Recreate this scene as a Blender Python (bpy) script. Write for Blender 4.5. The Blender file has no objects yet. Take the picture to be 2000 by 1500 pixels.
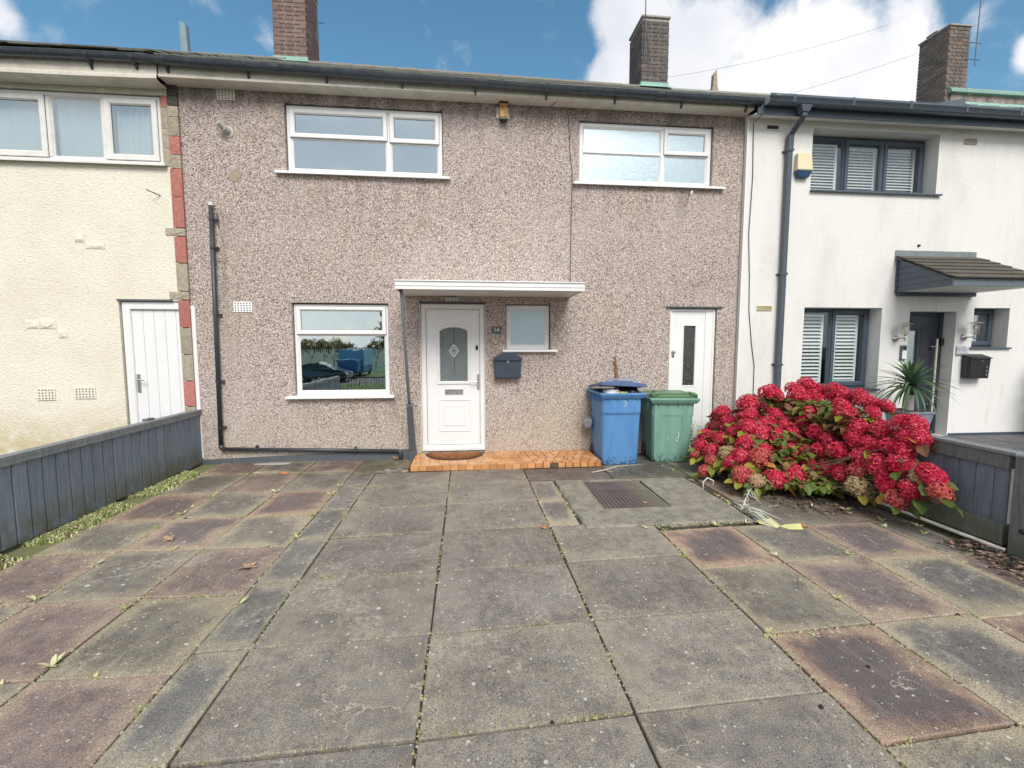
import bpy, math, random
from mathutils import Vector, Matrix
random.seed(7)
C = bpy.context.scene.collection
R_ = math.radians
# ------------------------------------------------------------------ camera, sky, sun, exposure
cam_d = bpy.data.cameras.new('camera'); cam = bpy.data.objects.new('camera', cam_d); C.objects.link(cam)
bpy.context.scene.camera = cam
cam_d.sensor_width = 36; cam_d.lens = 36 * 880 / 2000; cam_d.clip_start = .05; cam_d.clip_end = 2000
rx = Vector((0.995011939, -0.0997555449, 0.000269)); ux = Vector((0.00828961, 0.08537158, 0.9963147)); fx = Vector((0.09941088, 0.99134279, -0.08577268))
CAM = Vector((0, -6.38, 1.6))
cam.matrix_world = Matrix(((rx.x, ux.x, -fx.x, CAM.x), (rx.y, ux.y, -fx.y, CAM.y), (rx.z, ux.z, -fx.z, CAM.z), (0, 0, 0, 1)))
sc = bpy.context.scene
sc.view_settings.view_transform = 'Standard'; sc.view_settings.look = 'None'; sc.view_settings.gamma = 1
sc.view_settings.use_curve_mapping = False; sc.view_settings.exposure = EXPO = 1.13
SUN_EL, SUN_AZ = R_(44), R_(173)      # compass azimuth, 180 = behind the camera
W = bpy.data.worlds.new('World'); sc.world = W; W.use_nodes = True
def build_world():
    nt = W.node_tree; N = nt.nodes; L = nt.links; N.clear()
    out = N.new('ShaderNodeOutputWorld')
    sky = N.new('ShaderNodeTexSky'); sky.sky_type = 'NISHITA'; sky.sun_disc = False
    sky.sun_elevation = SUN_EL; sky.sun_rotation = SUN_AZ; sky.air_density = 1.3; sky.dust_density = .3; sky.ozone_density = 3
    b1 = N.new('ShaderNodeBackground'); b1.inputs['Strength'].default_value = 0.064
    hs = N.new('ShaderNodeHueSaturation'); hs.inputs['Saturation'].default_value = 1.15; hs.inputs['Hue'].default_value = .485
    L.new(sky.outputs[0], hs.inputs['Color']); L.new(hs.outputs[0], b1.inputs['Color'])
    tc = N.new('ShaderNodeTexCoord')
    def math_(op, a, b=None, c=None, clamp=False):
        n = N.new('ShaderNodeMath'); n.operation = op; n.use_clamp = clamp
        for i, v in enumerate((a, b, c)):
            if v is None: continue
            if isinstance(v, (int, float)): n.inputs[i].default_value = v
            else: L.new(v, n.inputs[i])
        return n.outputs[0]
    def dot(v):
        n = N.new('ShaderNodeVectorMath'); n.operation = 'DOT_PRODUCT'; L.new(tc.outputs['Generated'], n.inputs[0])
        n.inputs[1].default_value = Vector(v).normalized(); return n.outputs['Value']
    def rng(v, a, b, c=0, d=1):
        n = N.new('ShaderNodeMapRange'); n.interpolation_type = 'SMOOTHSTEP'; L.new(v, n.inputs[0])
        for i, q in enumerate((a, b, c, d)): n.inputs[i + 1].default_value = q
        return n.outputs[0]
    nz = N.new('ShaderNodeTexNoise'); nz.inputs['Scale'].default_value = 9; nz.inputs['Detail'].default_value = 9; nz.inputs['Roughness'].default_value = .58
    nz.inputs['Distortion'].default_value = .25
    L.new(tc.outputs['Generated'], nz.inputs['Vector'])
    sep = N.new('ShaderNodeSeparateXYZ'); L.new(tc.outputs['Generated'], sep.inputs[0])
    # clouds: one bank over the right-hand roofs, an overcast deck behind the camera
    parts = []
    for v, r0, r1 in [((0.2764, 0.7818, 0.559), 0.99621, 0.99993), ((0.3403, 0.8008, 0.4929), 0.99282, 0.99987), ((0.416, 0.7683, 0.4864), 0.99230, 0.99986), ((0.4993, 0.7401, 0.4505), 0.99263, 0.99987), ((0.5622, 0.6865, 0.4611), 0.99354, 0.99989), ((0.6032, 0.6568, 0.4525), 0.99526, 0.99992), ((0.639, 0.6552, 0.4029), 0.99763, 0.99996), ((0.282, 0.8303, 0.4808), 0.99730, 0.99995), ((0.4406, 0.7907, 0.4249), 0.99113, 0.99984), ((0.5727, 0.715, 0.4011), 0.99241, 0.99986), ((-0.6100, 0.6650, 0.4300), 0.99850, 1.00020), ((0.7428, 0.5486, 0.3837), 0.99950, 1.00010)]:
        parts.append(rng(dot(v), r0, r1))
    m = parts[0]
    for p in parts[1:]: m = math_('MAXIMUM', m, p)
    back = rng(sep.outputs['Y'], .45, -.05)
    bank = math_('MAXIMUM', m, back)
    low = rng(sep.outputs['Z'], -.02, -.1)
    dens = math_('ADD', math_('MULTIPLY', bank, 1.0), math_('MULTIPLY', math_('SUBTRACT', nz.outputs['Fac'], .5), 2.3))
    mask = rng(dens, .16, .90)
    mask = math_('MAXIMUM', mask, low)
    nz2 = N.new('ShaderNodeTexNoise'); nz2.inputs['Scale'].default_value = 3.5; nz2.inputs['Detail'].default_value = 6
    L.new(tc.outputs['Generated'], nz2.inputs['Vector'])
    cr = N.new('ShaderNodeValToRGB'); cr.color_ramp.elements[0].position = .36; cr.color_ramp.elements[1].position = .58
    cr.color_ramp.elements[0].color = (.335, .355, .395, 1); cr.color_ramp.elements[1].color = (.475, .472, .48, 1)
    L.new(nz2.outputs['Fac'], cr.inputs[0])
    b2 = N.new('ShaderNodeBackground'); b2.inputs['Strength'].default_value = 1.0; L.new(cr.outputs[0], b2.inputs['Color'])
    mx = N.new('ShaderNodeMixShader'); L.new(mask, mx.inputs[0]); L.new(b1.outputs[0], mx.inputs[1]); L.new(b2.outputs[0], mx.inputs[2])
    L.new(mx.outputs[0], out.inputs['Surface'])
build_world()
sd = bpy.data.lights.new('sun', 'SUN'); sd.energy = 1.5; sd.angle = R_(28); sd.color = (1, .965, .91)
sun = bpy.data.objects.new('sun', sd); C.objects.link(sun)
sdir = Vector((math.sin(SUN_AZ) * math.cos(SUN_EL), math.cos(SUN_AZ) * math.cos(SUN_EL), math.sin(SUN_EL)))
sun.rotation_euler = (-sdir).to_track_quat('-Z', 'Y').to_euler(); sun.location = (0, -8, 12)

# ------------------------------------------------------------------ object helpers
ORG = {}
def thing(name, loc, label, cat, group=None, kind=None):
    o = bpy.data.objects.new(name, None); C.objects.link(o); o.location = loc; o.empty_display_size = .2
    ORG[o.name] = Vector(loc)
    tag(o, label, cat, group, kind); return o
def tag(o, label=None, cat=None, group=None, kind=None):
    if label: o['label'] = label
    if cat: o['category'] = cat
    if group: o['group'] = group
    if kind: o['kind'] = kind
    return o
class MB:
    def __init__(s): s.v = []; s.f = []; s.m = []; s.cm = 0
    def add(s, vs, fs):
        n = len(s.v); s.v += [Vector(v) for v in vs]
        for f in fs: s.f.append([i + n for i in f]); s.m.append(s.cm)
        return s
    def box(s, x0, x1, y0, y1, z0, z1):
        return s.add([(x0,y0,z0),(x1,y0,z0),(x1,y1,z0),(x0,y1,z0),(x0,y0,z1),(x1,y0,z1),(x1,y1,z1),(x0,y1,z1)],
                     [(0,3,2,1),(4,5,6,7),(0,1,5,4),(1,2,6,5),(2,3,7,6),(3,0,4,7)])
    def hexa(s, b, t):   # bottom 4 ccw, top 4 ccw
        return s.add(list(b) + list(t), [(3,2,1,0),(4,5,6,7),(0,1,5,4),(1,2,6,5),(2,3,7,6),(3,0,4,7)])
    def quad(s, a, b, c, d): return s.add([a, b, c, d], [(0, 1, 2, 3)])
    def tube(s, pts, r, n=8, cap=True):
        pts = [Vector(p) for p in pts]; rs = r if isinstance(r, (list, tuple)) else [r] * len(pts)
        base = len(s.v); prev = None
        for i, p in enumerate(pts):
            d = (pts[min(i + 1, len(pts) - 1)] - pts[max(i - 1, 0)])
            if d.length < 1e-9: d = Vector((0, 0, 1))
            d.normalize()
            if prev is None:
                a = d.cross(Vector((0, 0, 1)) if abs(d.z) < .9 else Vector((1, 0, 0))).normalized()
            else: a = (prev - d * prev.dot(d)).normalized()
            prev = a; b = d.cross(a)
            for k in range(n):
                t = 2 * math.pi * k / n; s.v.append(p + (a * math.cos(t) + b * math.sin(t)) * rs[i])
        for i in range(len(pts) - 1):
            for k in range(n):
                a0 = base + i * n + k; a1 = base + i * n + (k + 1) % n
                s.f.append([a0, a1, a1 + n, a0 + n]); s.m.append(s.cm)
        if cap:
            s.f.append([base + k for k in reversed(range(n))]); s.m.append(s.cm)
            e = base + (len(pts) - 1) * n; s.f.append([e + k for k in range(n)]); s.m.append(s.cm)
        return s
    def disc_stack(s, c, prof, n=16, axis='Z'):   # lathe: prof [(r,h)]
        base = len(s.v); c = Vector(c)
        for r, h in prof:
            for k in range(n):
                t = 2 * math.pi * k / n; a, b = r * math.cos(t), r * math.sin(t)
                s.v.append(c + (Vector((a, b, h)) if axis == 'Z' else Vector((a, -h, b)) if axis == 'Y' else Vector((h, a, b))))
        for i in range(len(prof) - 1):
            for k in range(n):
                a0 = base + i * n + k; a1 = base + i * n + (k + 1) % n
                s.f.append([a0, a1, a1 + n, a0 + n]); s.m.append(s.cm)
        s.f.append([base + k for k in reversed(range(n))]); s.m.append(s.cm)
        e = base + (len(prof) - 1) * n; s.f.append([e + k for k in range(n)]); s.m.append(s.cm)
        return s
    def prism(s, poly, axis, a, b):   # poly in the two other axes, extruded along axis from a to b
        n = len(poly)
        def P(u, v, w): return {'X': (w, u, v), 'Y': (u, w, v), 'Z': (u, v, w)}[axis]
        vs = [P(u, v, a) for u, v in poly] + [P(u, v, b) for u, v in poly]
        fs = [tuple(range(n - 1, -1, -1)), tuple(range(n, 2 * n))] + [(i, (i + 1) % n, (i + 1) % n + n, i + n) for i in range(n)]
        return s.add(vs, fs)
    def ring(s, x0, x1, z0, z1, w, yf, yb, bev=.008, ibev=.015):
        L = [(0, yb), (0, yf + bev), (bev, yf), (w - ibev, yf), (w, yf + ibev), (w, yb)]
        base = len(s.v)
        for o, y in L: s.v += [Vector((x0+o, y, z0+o)), Vector((x1-o, y, z0+o)), Vector((x1-o, y, z1-o)), Vector((x0+o, y, z1-o))]
        for i in range(len(L) - 1):
            for k in range(4):
                a = base + i*4 + k; b = base + i*4 + (k+1) % 4
                s.f.append([a, b, b + 4, a + 4]); s.m.append(s.cm)
        return s
    def xf(s, M, start=0):
        for i in range(start, len(s.v)): s.v[i] = M @ s.v[i]
        return s
    def mesh(s, name, mats, org=Vector((0,0,0)), smooth=False):
        me = bpy.data.meshes.new(name); me.from_pydata([tuple(v - org) for v in s.v], [], s.f)
        for m in (mats if isinstance(mats, (list, tuple)) else [mats]): me.materials.append(m)
        for i, p in enumerate(me.polygons): p.material_index = s.m[i]; p.use_smooth = smooth
        me.update(); return me
    def build(s, name, mats, parent=None, loc=None, smooth=False, bevel=0, auto=False, rot=None, fixn=True):
        org = Vector((0,0,0)); wp = Vector((0,0,0))
        if parent is not None: wp = ORG[parent.name]
        o_org = Vector(loc) if loc is not None else wp
        me = s.mesh(name, mats, o_org, smooth)
        if fixn:
            import bmesh
            bm = bmesh.new(); bm.from_mesh(me); bmesh.ops.recalc_face_normals(bm, faces=bm.faces); bm.to_mesh(me); bm.free()
        o = bpy.data.objects.new(name, me); C.objects.link(o)
        if parent is not None: o.parent = parent
        o.location = o_org - wp; ORG[o.name] = o_org
        if bevel:
            b = o.modifiers.new('bevel', 'BEVEL'); b.width = bevel; b.segments = 2; b.limit_method = 'ANGLE'; b.angle_limit = R_(35)
        return o
def inst(name, me, parent, loc_world, rot=(0,0,0), scale=(1,1,1), prot=None):
    o = bpy.data.objects.new(name, me); C.objects.link(o)
    if parent is not None: o.parent = parent; o.location = Vector(loc_world) - ORG[parent.name]
    else: o.location = loc_world
    o.rotation_euler = rot; o.scale = scale if isinstance(scale, (tuple, list)) else (scale,)*3
    ORG[o.name] = Vector(loc_world); return o

# ------------------------------------------------------------------ materials
def srgb(r, g, b): return tuple((c/255/12.92 if c/255 <= .04045 else ((c/255+.055)/1.055)**2.4) for c in (r, g, b)) + (1,)
class NT:
    def __init__(s, name, rough=.6, spec=.5):
        s.m = bpy.data.materials.new(name); s.m.use_nodes = True; s.t = s.m.node_tree; s.N = s.t.nodes; s.L = s.t.links
        s.b = s.N['Principled BSDF']; s.b.inputs['Roughness'].default_value = rough; s.b.inputs['Specular IOR Level'].default_value = spec
        s.out = s.N['Material Output']
    def n(s, t, **k):
        q = s.N.new('ShaderNode' + t)
        for a, b in k.items():
            if a in q.inputs.keys(): s.put(q.inputs[a], b)
            else: setattr(q, a, b)
        return q
    def put(s, inp, v):
        if hasattr(v, 'is_linked'): s.L.new(v, inp)
        else: inp.default_value = v
    def co(s, kind='Object'): return s.n('TexCoord').outputs[kind]
    def noise(s, scale, detail=4, rough=.55, vec=None, dist=0):
        q = s.n('TexNoise'); q.inputs['Scale'].default_value = scale; q.inputs['Detail'].default_value = detail
        q.inputs['Roughness'].default_value = rough; q.inputs['Distortion'].default_value = dist
        s.L.new(vec if vec else s.co(), q.inputs['Vector']); return q.outputs['Fac']
    def vor(s, scale, out='Distance', vec=None, feat='F1', rand=1):
        q = s.n('TexVoronoi'); q.feature = feat; q.inputs['Scale'].default_value = scale; q.inputs['Randomness'].default_value = rand
        s.L.new(vec if vec else s.co(), q.inputs['Vector']); return q.outputs[out]
    def ramp(s, fac, stops, interp='LINEAR'):
        q = s.n('ValToRGB'); e = q.color_ramp.elements; q.color_ramp.interpolation = interp
        while len(e) < len(stops): e.new(.5)
        for i, (p, c) in enumerate(stops): e[i].position = p; e[i].color = c if isinstance(c, tuple) else (c, c, c, 1)
        s.L.new(fac, q.inputs[0]); return q.outputs[0]
    def mix(s, fac, a, b, mode='MIX'):
        q = s.n('MixRGB'); q.blend_type = mode; s.put(q.inputs[0], fac); s.put(q.inputs[1], a); s.put(q.inputs[2], b); return q.outputs[0]
    def math(s, op, a, b=0., clamp=False):
        q = s.n('Math'); q.operation = op; q.use_clamp = clamp; s.put(q.inputs[0], a); s.put(q.inputs[1], b); return q.outputs[0]
    def rng(s, v, a, b, c=0., d=1.):
        q = s.n('MapRange'); q.interpolation_type = 'SMOOTHSTEP'; s.L.new(v, q.inputs[0])
        for i, x in enumerate((a, b, c, d)): q.inputs[i+1].default_value = x
        return q.outputs[0]
    def scale(s, vec, sx, sy, sz):
        q = s.n('Mapping'); s.L.new(vec, q.inputs[0]); q.inputs['Scale'].default_value = (sx, sy, sz); return q.outputs[0]
    def bump(s, h, dist=.01, strength=1):
        q = s.n('Bump'); q.inputs['Distance'].default_value = dist; q.inputs['Strength'].default_value = strength
        s.L.new(h, q.inputs['Height']); s.L.new(q.outputs[0], s.b.inputs['Normal']); return q
    def base(s, c): s.put(s.b.inputs['Base Color'], c); return s
def simple(name, col, rough=.5, grime=.15, gscale=6, metal=0, spec=.5, bump=0, bscale=60, grimecol=None):
    t = NT(name, rough, spec); t.b.inputs['Metallic'].default_value = metal
    c2 = grimecol or tuple(x * .45 for x in col[:3]) + (1,)
    f = t.rng(t.noise(gscale, 6, .65), .42, .75, 0, grime)
    f2 = t.rng(t.noise(gscale * 7, 4, .6), .45, .8, 0, grime * .8)
    c = t.mix(f, col, c2); c = t.mix(f2, c, c2); t.base(c)
    t.put(t.b.inputs['Roughness'], t.rng(t.noise(gscale*2, 3), .3, .7, max(.02, rough - .08), min(1, rough + .1)))
    if bump: t.bump(t.noise(bscale, 4), bump)
    return t.m

def pebbledash():
    t = NT('pebbledash_render', .85, .25)
    co = t.co()
    wob = t.n('TexNoise'); wob.inputs['Scale'].default_value = 30; t.L.new(co, wob.inputs['Vector'])
    vm = t.n('VectorMath'); vm.operation = 'MULTIPLY_ADD'; t.L.new(wob.outputs['Color'], vm.inputs[0]); vm.inputs[1].default_value = (.02,)*3; t.L.new(co, vm.inputs[2])
    v = vm.outputs[0]
    colr = t.n('SeparateColor'); t.L.new(t.vor(104, 'Color', v), colr.inputs[0])
    dist = t.vor(104, 'Distance', v)
    c = t.ramp(colr.outputs[0], [(0, (.10,.07,.06,1)), (.17, (.25,.18,.155,1)), (.32, (.55,.43,.38,1)), (.52, (.76,.63,.56,1)), (.75, (.93,.82,.745,1)), (1, (.98,.94,.87,1))])
    c = t.mix(t.rng(dist, .34, .70, 0, .62), c, (.20,.15,.14,1))
    fine = t.noise(240, 2, .6, v)
    c = t.mix(.55, c, t.ramp(fine, [(.38, .60), (.62, 1.28)]), 'MULTIPLY')
    big = t.noise(.8, 5, .6)
    c = t.mix(t.rng(big, .42, .68, 0, .22), c, (.66,.57,.60,1))
    big2 = t.noise(1.7, 5, .7, t.scale(co, 1, 1, .5))
    c = t.mix(t.rng(big2, .5, .75, 0, .26), c, (.58,.48,.33,1))
    sep = t.n('SeparateXYZ'); t.L.new(co, sep.inputs[0])
    # dark band under the eaves paints grime and soffit shade together; splash-back pale band low down
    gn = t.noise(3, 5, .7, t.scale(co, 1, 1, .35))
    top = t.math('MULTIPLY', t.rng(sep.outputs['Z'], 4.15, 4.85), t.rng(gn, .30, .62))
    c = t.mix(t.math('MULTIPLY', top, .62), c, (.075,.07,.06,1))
    low = t.math('MULTIPLY', t.rng(sep.outputs['Z'], 1.0, .25), t.rng(gn, .35, .6))
    c = t.mix(t.math('MULTIPLY', low, .35), c, (.62,.56,.42,1))
    # run-off streaks below the sills, canopy and pipe; worn coarse patch right of the door
    stn = t.noise(5, 4, .6, t.scale(co, 1.6, 1, .10))
    def span(v, a, b, e=.06): return t.math('MULTIPLY', t.rng(v, a - e, a + e), t.rng(v, b + e, b - e))
    for x0, x1, z0, z1, k in ((-2.65, .05, 3.0, 3.84, .3), (1.35, 3.85, 3.0, 3.83, .3), (-2.55, -.9, .25, .90, .3), (-3.4, -3.1, .3, 3.3, .35), (2.9, 3.8, 2.2, 2.6, .3)):
        ms = t.math('MULTIPLY', t.math('MULTIPLY', span(sep.outputs[0], x0, x1), t.rng(sep.outputs[2], z0, z1)), t.rng(sep.outputs[2], z1 + .05, z1))
        c = t.mix(t.math('MULTIPLY', t.math('MULTIPLY', ms, t.rng(stn, .42, .66)), k), c, (.20,.16,.13,1))
    wp = t.n('VectorMath'); wp.operation = 'DISTANCE'; t.L.new(t.scale(co, 1, 0, .8), wp.inputs[0]); wp.inputs[1].default_value = (1.45 - .14, 0, .36)
    wm = t.rng(t.math('ADD', wp.outputs['Value'], t.math('MULTIPLY', t.math('SUBTRACT', gn, .5), .9)), .62, .25)
    c = t.mix(t.math('MULTIPLY', wm, .55), c, t.mix(t.rng(t.vor(42, 'Distance', v), .25, .6), (.86,.80,.62,1), (.40,.32,.24,1)))
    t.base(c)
    t.bump(t.math('ADD', t.math('MULTIPLY', dist, -1.), t.math('MULTIPLY', fine, .35)), .011, .9)
    return t.m
def render_cream():
    t = NT('cream_textured_render', .8, .3); co = t.n('NewGeometry').outputs['Position']
    n1 = t.noise(34, 5, .62, t.scale(co, 1, 1, 1.5), .8); n2 = t.noise(85, 3, .6)
    c = t.mix(t.rng(t.noise(1.2, 5, .6), .35, .7), (.86,.82,.70,1), (.80,.75,.62,1))
    c = t.mix(t.rng(n1, .52, .35, 0, .35), c, (.56,.50,.36,1))
    sep = t.n('SeparateXYZ'); t.L.new(co, sep.inputs[0])
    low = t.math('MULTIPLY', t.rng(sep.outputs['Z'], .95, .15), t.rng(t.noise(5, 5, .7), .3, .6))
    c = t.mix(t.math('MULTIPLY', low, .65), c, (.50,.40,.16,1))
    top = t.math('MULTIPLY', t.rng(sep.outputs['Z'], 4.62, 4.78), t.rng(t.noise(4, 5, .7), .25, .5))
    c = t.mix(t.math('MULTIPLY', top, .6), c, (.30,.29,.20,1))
    t.base(c); t.bump(t.math('ADD', t.math('MULTIPLY', n1, 1.), t.math('MULTIPLY', n2, .35)), .018, .8); return t.m
def render_white():
    t = NT('white_dashed_render', .8, .3); co = t.co()
    n1 = t.noise(120, 3, .65); n2 = t.vor(90)
    c = t.mix(t.rng(t.noise(1.0, 6, .65, t.scale(co, 1, 1, .45)), .42, .75), (.80,.79,.765,1), (.66,.65,.62,1))
    c = t.mix(t.rng(t.noise(7, 5, .7, t.scale(co, 1, 1, .12)), .55, .78, 0, .5), c, (.52,.50,.44,1))
    c = t.mix(t.rng(n1, .48, .32, 0, .38), c, (.45,.43,.40,1))
    t.base(c); t.bump(t.math('ADD', n2, n1), .005, .8); return t.m
def slab_mat():
    t = NT('paving_slab_concrete', .72, .4)
    oi = t.n('ObjectInfo'); co = t.co(); g = t.co('Generated')
    geo = t.n('NewGeometry').outputs['Position']
    sep = t.n('SeparateXYZ'); t.L.new(g, sep.inputs[0])
    ex = t.math('MINIMUM', sep.outputs[0], t.math('SUBTRACT', 1., sep.outputs[0]))
    ey = t.math('MINIMUM', sep.outputs[1], t.math('SUBTRACT', 1., sep.outputs[1]))
    e = t.math('MINIMUM', ex, ey)
    base = oi.outputs['Color']
    off = t.n('VectorMath'); off.operation = 'ADD'; t.L.new(geo, off.inputs[0]); cmb = t.n('CombineXYZ'); 
    t.L.new(t.math('MULTIPLY', oi.outputs['Random'], 40.), cmb.inputs[0]); t.L.new(cmb.outputs[0], off.inputs[1]); P = off.outputs[0]
    n1 = t.noise(2.6, 7, .65, P); n2 = t.noise(14, 5, .65, P); n3 = t.noise(160, 3, .7, P)
    c = t.mix(t.rng(n1, .40, .60, 0, .85), base, t.mix(1., base, (.66,.645,.66,1), 'MULTIPLY'))
    c = t.mix(t.rng(n2, .38, .66, 0, .5), c, t.mix(1., base, (1.5,1.38,1.15,1), 'MULTIPLY'))
    # pale weathered rim with ragged limit, strength varies per slab
    rim = t.math('ADD', e, t.math('MULTIPLY', t.math('SUBTRACT', n1, .5), .62))
    rim = t.math('ADD', rim, t.math('MULTIPLY', t.math('SUBTRACT', n2, .5), .12))
    rimf = t.math('MULTIPLY', t.rng(rim, .20, .01), oi.outputs['Alpha'])
    cen = t.math('MULTIPLY', t.rng(rim, .10, .30), t.rng(oi.outputs['Alpha'], .45, .95, 0, .66))
    c = t.mix(cen, c, (.098,.098,.104,1))
    c = t.mix(rimf, c, t.mix(t.rng(n2, .35, .65, .15, .5), t.mix(1., base, (1.72,1.52,1.32,1), 'MULTIPLY'), (.50,.45,.28,1)))
    # sand grain
    c = t.mix(.75, c, t.ramp(n3, [(.34, .42), (.5, .95), (.66, 1.85)]), 'MULTIPLY')
    # streaks
    st = t.noise(3, 5, .7, t.scale(P, 9, 1.1, 1))
    c = t.mix(t.rng(st, .52, .76, 0, .45), c, (.42,.37,.30,1))
    # scuffs and pale dried splashes, irregular per slab
    sc1 = t.noise(1.3, 8, .72, P, .6); sc2 = t.noise(30, 4, .75, P)
    c = t.mix(t.math('MULTIPLY', t.rng(sc1, .56, .66), t.rng(sc2, .40, .60, 0, .55)), c, (.46,.42,.35,1))
    c = t.mix(t.math('MULTIPLY', t.rng(sc1, .44, .34), t.rng(sc2, .35, .60, 0, .55)), c, (.085,.082,.078,1))
    wv = t.n('TexVoronoi'); wv.feature = 'DISTANCE_TO_EDGE'; wv.inputs['Scale'].default_value = .9
    wob = t.n('VectorMath'); wob.operation = 'ADD'; t.L.new(P, wob.inputs[0]); wn = t.n('TexNoise'); wn.inputs['Scale'].default_value = 3; wn.inputs['Detail'].default_value = 5; t.L.new(P, wn.inputs['Vector']); t.L.new(wn.outputs['Color'], wob.inputs[1]); t.L.new(wob.outputs[0], wv.inputs['Vector'])
    crk = t.math('MULTIPLY', t.rng(wv.outputs['Distance'], .007, .002), t.rng(t.noise(1.9, 2, .5, geo), .55, .60))
    c = t.mix(t.math('MULTIPLY', crk, .6), c, (.50,.46,.36,1))
    # lichen dots, two sizes
    for sc_, lo, dens, k in ((9, .13, .84, .8), (24, .22, .72, .7), (44, .26, .76, .6)):
        vc = t.n('SeparateColor'); t.L.new(t.vor(sc_, 'Color', P), vc.inputs[0])
        dd = t.math('ADD', t.vor(sc_, 'Distance', P), t.math('MULTIPLY', n3, .12))
        ok = t.math('GREATER_THAN', vc.outputs[0], dens)
        sz = t.math('MULTIPLY', vc.outputs[1], lo)
        spot = t.math('MULTIPLY', ok, t.math('LESS_THAN', dd, t.math('ADD', sz, .07)))
        c = t.mix(t.math('MULTIPLY', spot, k), c, (.62,.62,.54,1))
    # dark pits
    vc = t.n('SeparateColor'); t.L.new(t.vor(33, 'Color', P), vc.inputs[0])
    pit = t.math('MULTIPLY', t.math('GREATER_THAN', vc.outputs[2], .86), t.math('LESS_THAN', t.vor(33, 'Distance', P), .14))
    c = t.mix(t.math('MULTIPLY', pit, .75), c, (.03,.03,.028,1))
    # damp algae by the house walls and along the fences
    px = t.n('SeparateXYZ'); t.L.new(geo, px.inputs[0])
    damp = t.math('MULTIPLY', t.rng(px.outputs[1], -1.9, -.4), t.rng(t.noise(1.6, 6, .7, geo), .35, .62))
    damp2 = t.math('MULTIPLY', t.math('MULTIPLY', t.rng(px.outputs[0], 2.5, 3.3), t.rng(px.outputs[1], -3.15, -2.3)), t.rng(t.noise(2.2, 6, .7, geo), .25, .5))
    damp = t.math('MAXIMUM', damp, damp2)
    c = t.mix(t.math('MULTIPLY', damp, .62), c, (.055,.046,.03,1))
    t.base(c)
    t.put(t.b.inputs['Roughness'], t.math('SUBTRACT', t.rng(n2, .3, .7, .55, .82), t.math('MULTIPLY', damp, .22)))
    t.bump(t.math('ADD', n3, t.math('MULTIPLY', n2, 1.2)), .006, .75); return t.m
def brick_mat(name, cols, moss=.2):
    t = NT(name, .85, .25); oi = t.n('ObjectInfo'); geo = t.n('NewGeometry').outputs['Position']
    c = t.ramp(oi.outputs['Random'], [(i / (len(cols) - 1), c) for i, c in enumerate(cols)])
    n = t.noise(40, 5, .65, geo)
    c = t.mix(t.rng(n, .4, .7, 0, .6), c, (.08,.07,.06,1))
    c = t.mix(t.rng(t.noise(5, 5, .6, geo), .52, .72, 0, moss), c, (.33,.32,.27,1))
    t.base(c); t.bump(n, .006); return t.m
def glass_mat(name, fac, rough=.0, tint=(.85,.92,.9,1), wav=0., wscale=20, body=None, bodyfac=0., glosscol=(.9,.96,.97,1)):
    t = NT(name); N, L = t.N, t.L
    tr = t.n('BsdfTransparent'); tr.inputs[0].default_value = tint
    gl = t.n('BsdfGlossy'); gl.inputs['Roughness'].default_value = rough; gl.inputs['Color'].default_value = glosscol
    if wav:
        b = t.n('Bump'); b.inputs['Distance'].default_value = wav; b.inputs['Strength'].default_value = 1
        L.new(t.noise(wscale, 3, .5, None, 1.5), b.inputs['Height']); L.new(b.outputs[0], gl.inputs['Normal'])
    back = tr.outputs[0]
    if body:
        d = t.n('BsdfDiffuse'); d.inputs[0].default_value = body
        m0 = t.n('MixShader'); m0.inputs[0].default_value = bodyfac; L.new(tr.outputs[0], m0.inputs[1]); L.new(d.outputs[0], m0.inputs[2]); back = m0.outputs[0]
    fr = t.n('LayerWeight'); fr.inputs['Blend'].default_value = .5
    f5 = t.math('POWER', fr.outputs['Facing'], 4.)
    f = t.math('ADD', t.math('MULTIPLY', f5, 1 - fac), fac, clamp=True)
    m = t.n('MixShader'); L.new(f, m.inputs[0]); L.new(back, m.inputs[1]); L.new(gl.outputs[0], m.inputs[2]); L.new(m.outputs[0], t.out.inputs['Surface'])
    return t.m
M = {}
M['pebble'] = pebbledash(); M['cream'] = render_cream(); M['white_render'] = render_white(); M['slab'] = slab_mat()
M['upvc'] = simple('white_upvc', (.80,.80,.80,1), .3, .10, 5)
M['upvc_old'] = simple('weathered_white_upvc', (.74,.73,.70,1), .4, .25, 6)
M['white_paint'] = simple('white_gloss_paint', (.80,.81,.80,1), .35, .12, 4)
M['soffit'] = simple('cream_fascia_paint', (.66,.62,.54,1), .5, .4, 3, grimecol=(.28,.25,.2,1))
M['soffit_white'] = simple('white_soffit_board', (.74,.73,.70,1), .45, .25, 3)
M['black_pipe'] = simple('black_plastic_pipe', (.035,.042,.05,1), .38, .3, 9, grimecol=(.10,.10,.10,1))
M['gutter'] = simple('dark_grey_gutter_plastic', (.05,.062,.078,1), .28, .22, 5, grimecol=(.13,.14,.14,1))
M['anthracite'] = simple('anthracite_plastic', (.060,.082,.112,1), .38, .12, 5)
M['anthracite_gutter'] = simple('anthracite_gutter', (.075,.095,.118,1), .3, .2, 5)
M['plinth'] = simple('grey_plinth_paint', (.085,.10,.118,1), .6, .5, 8, grimecol=(.13,.13,.11,1), bump=.003)
M['silver'] = simple('brushed_steel', (.55,.55,.55,1), .28, .1, 20, metal=.9)
M['black_metal'] = simple('black_powder_coat', (.018,.019,.021,1), .4, .1)
M['dark_room'] = simple('room_interior_plaster', (.16,.16,.15,1), .9, .2)
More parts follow.
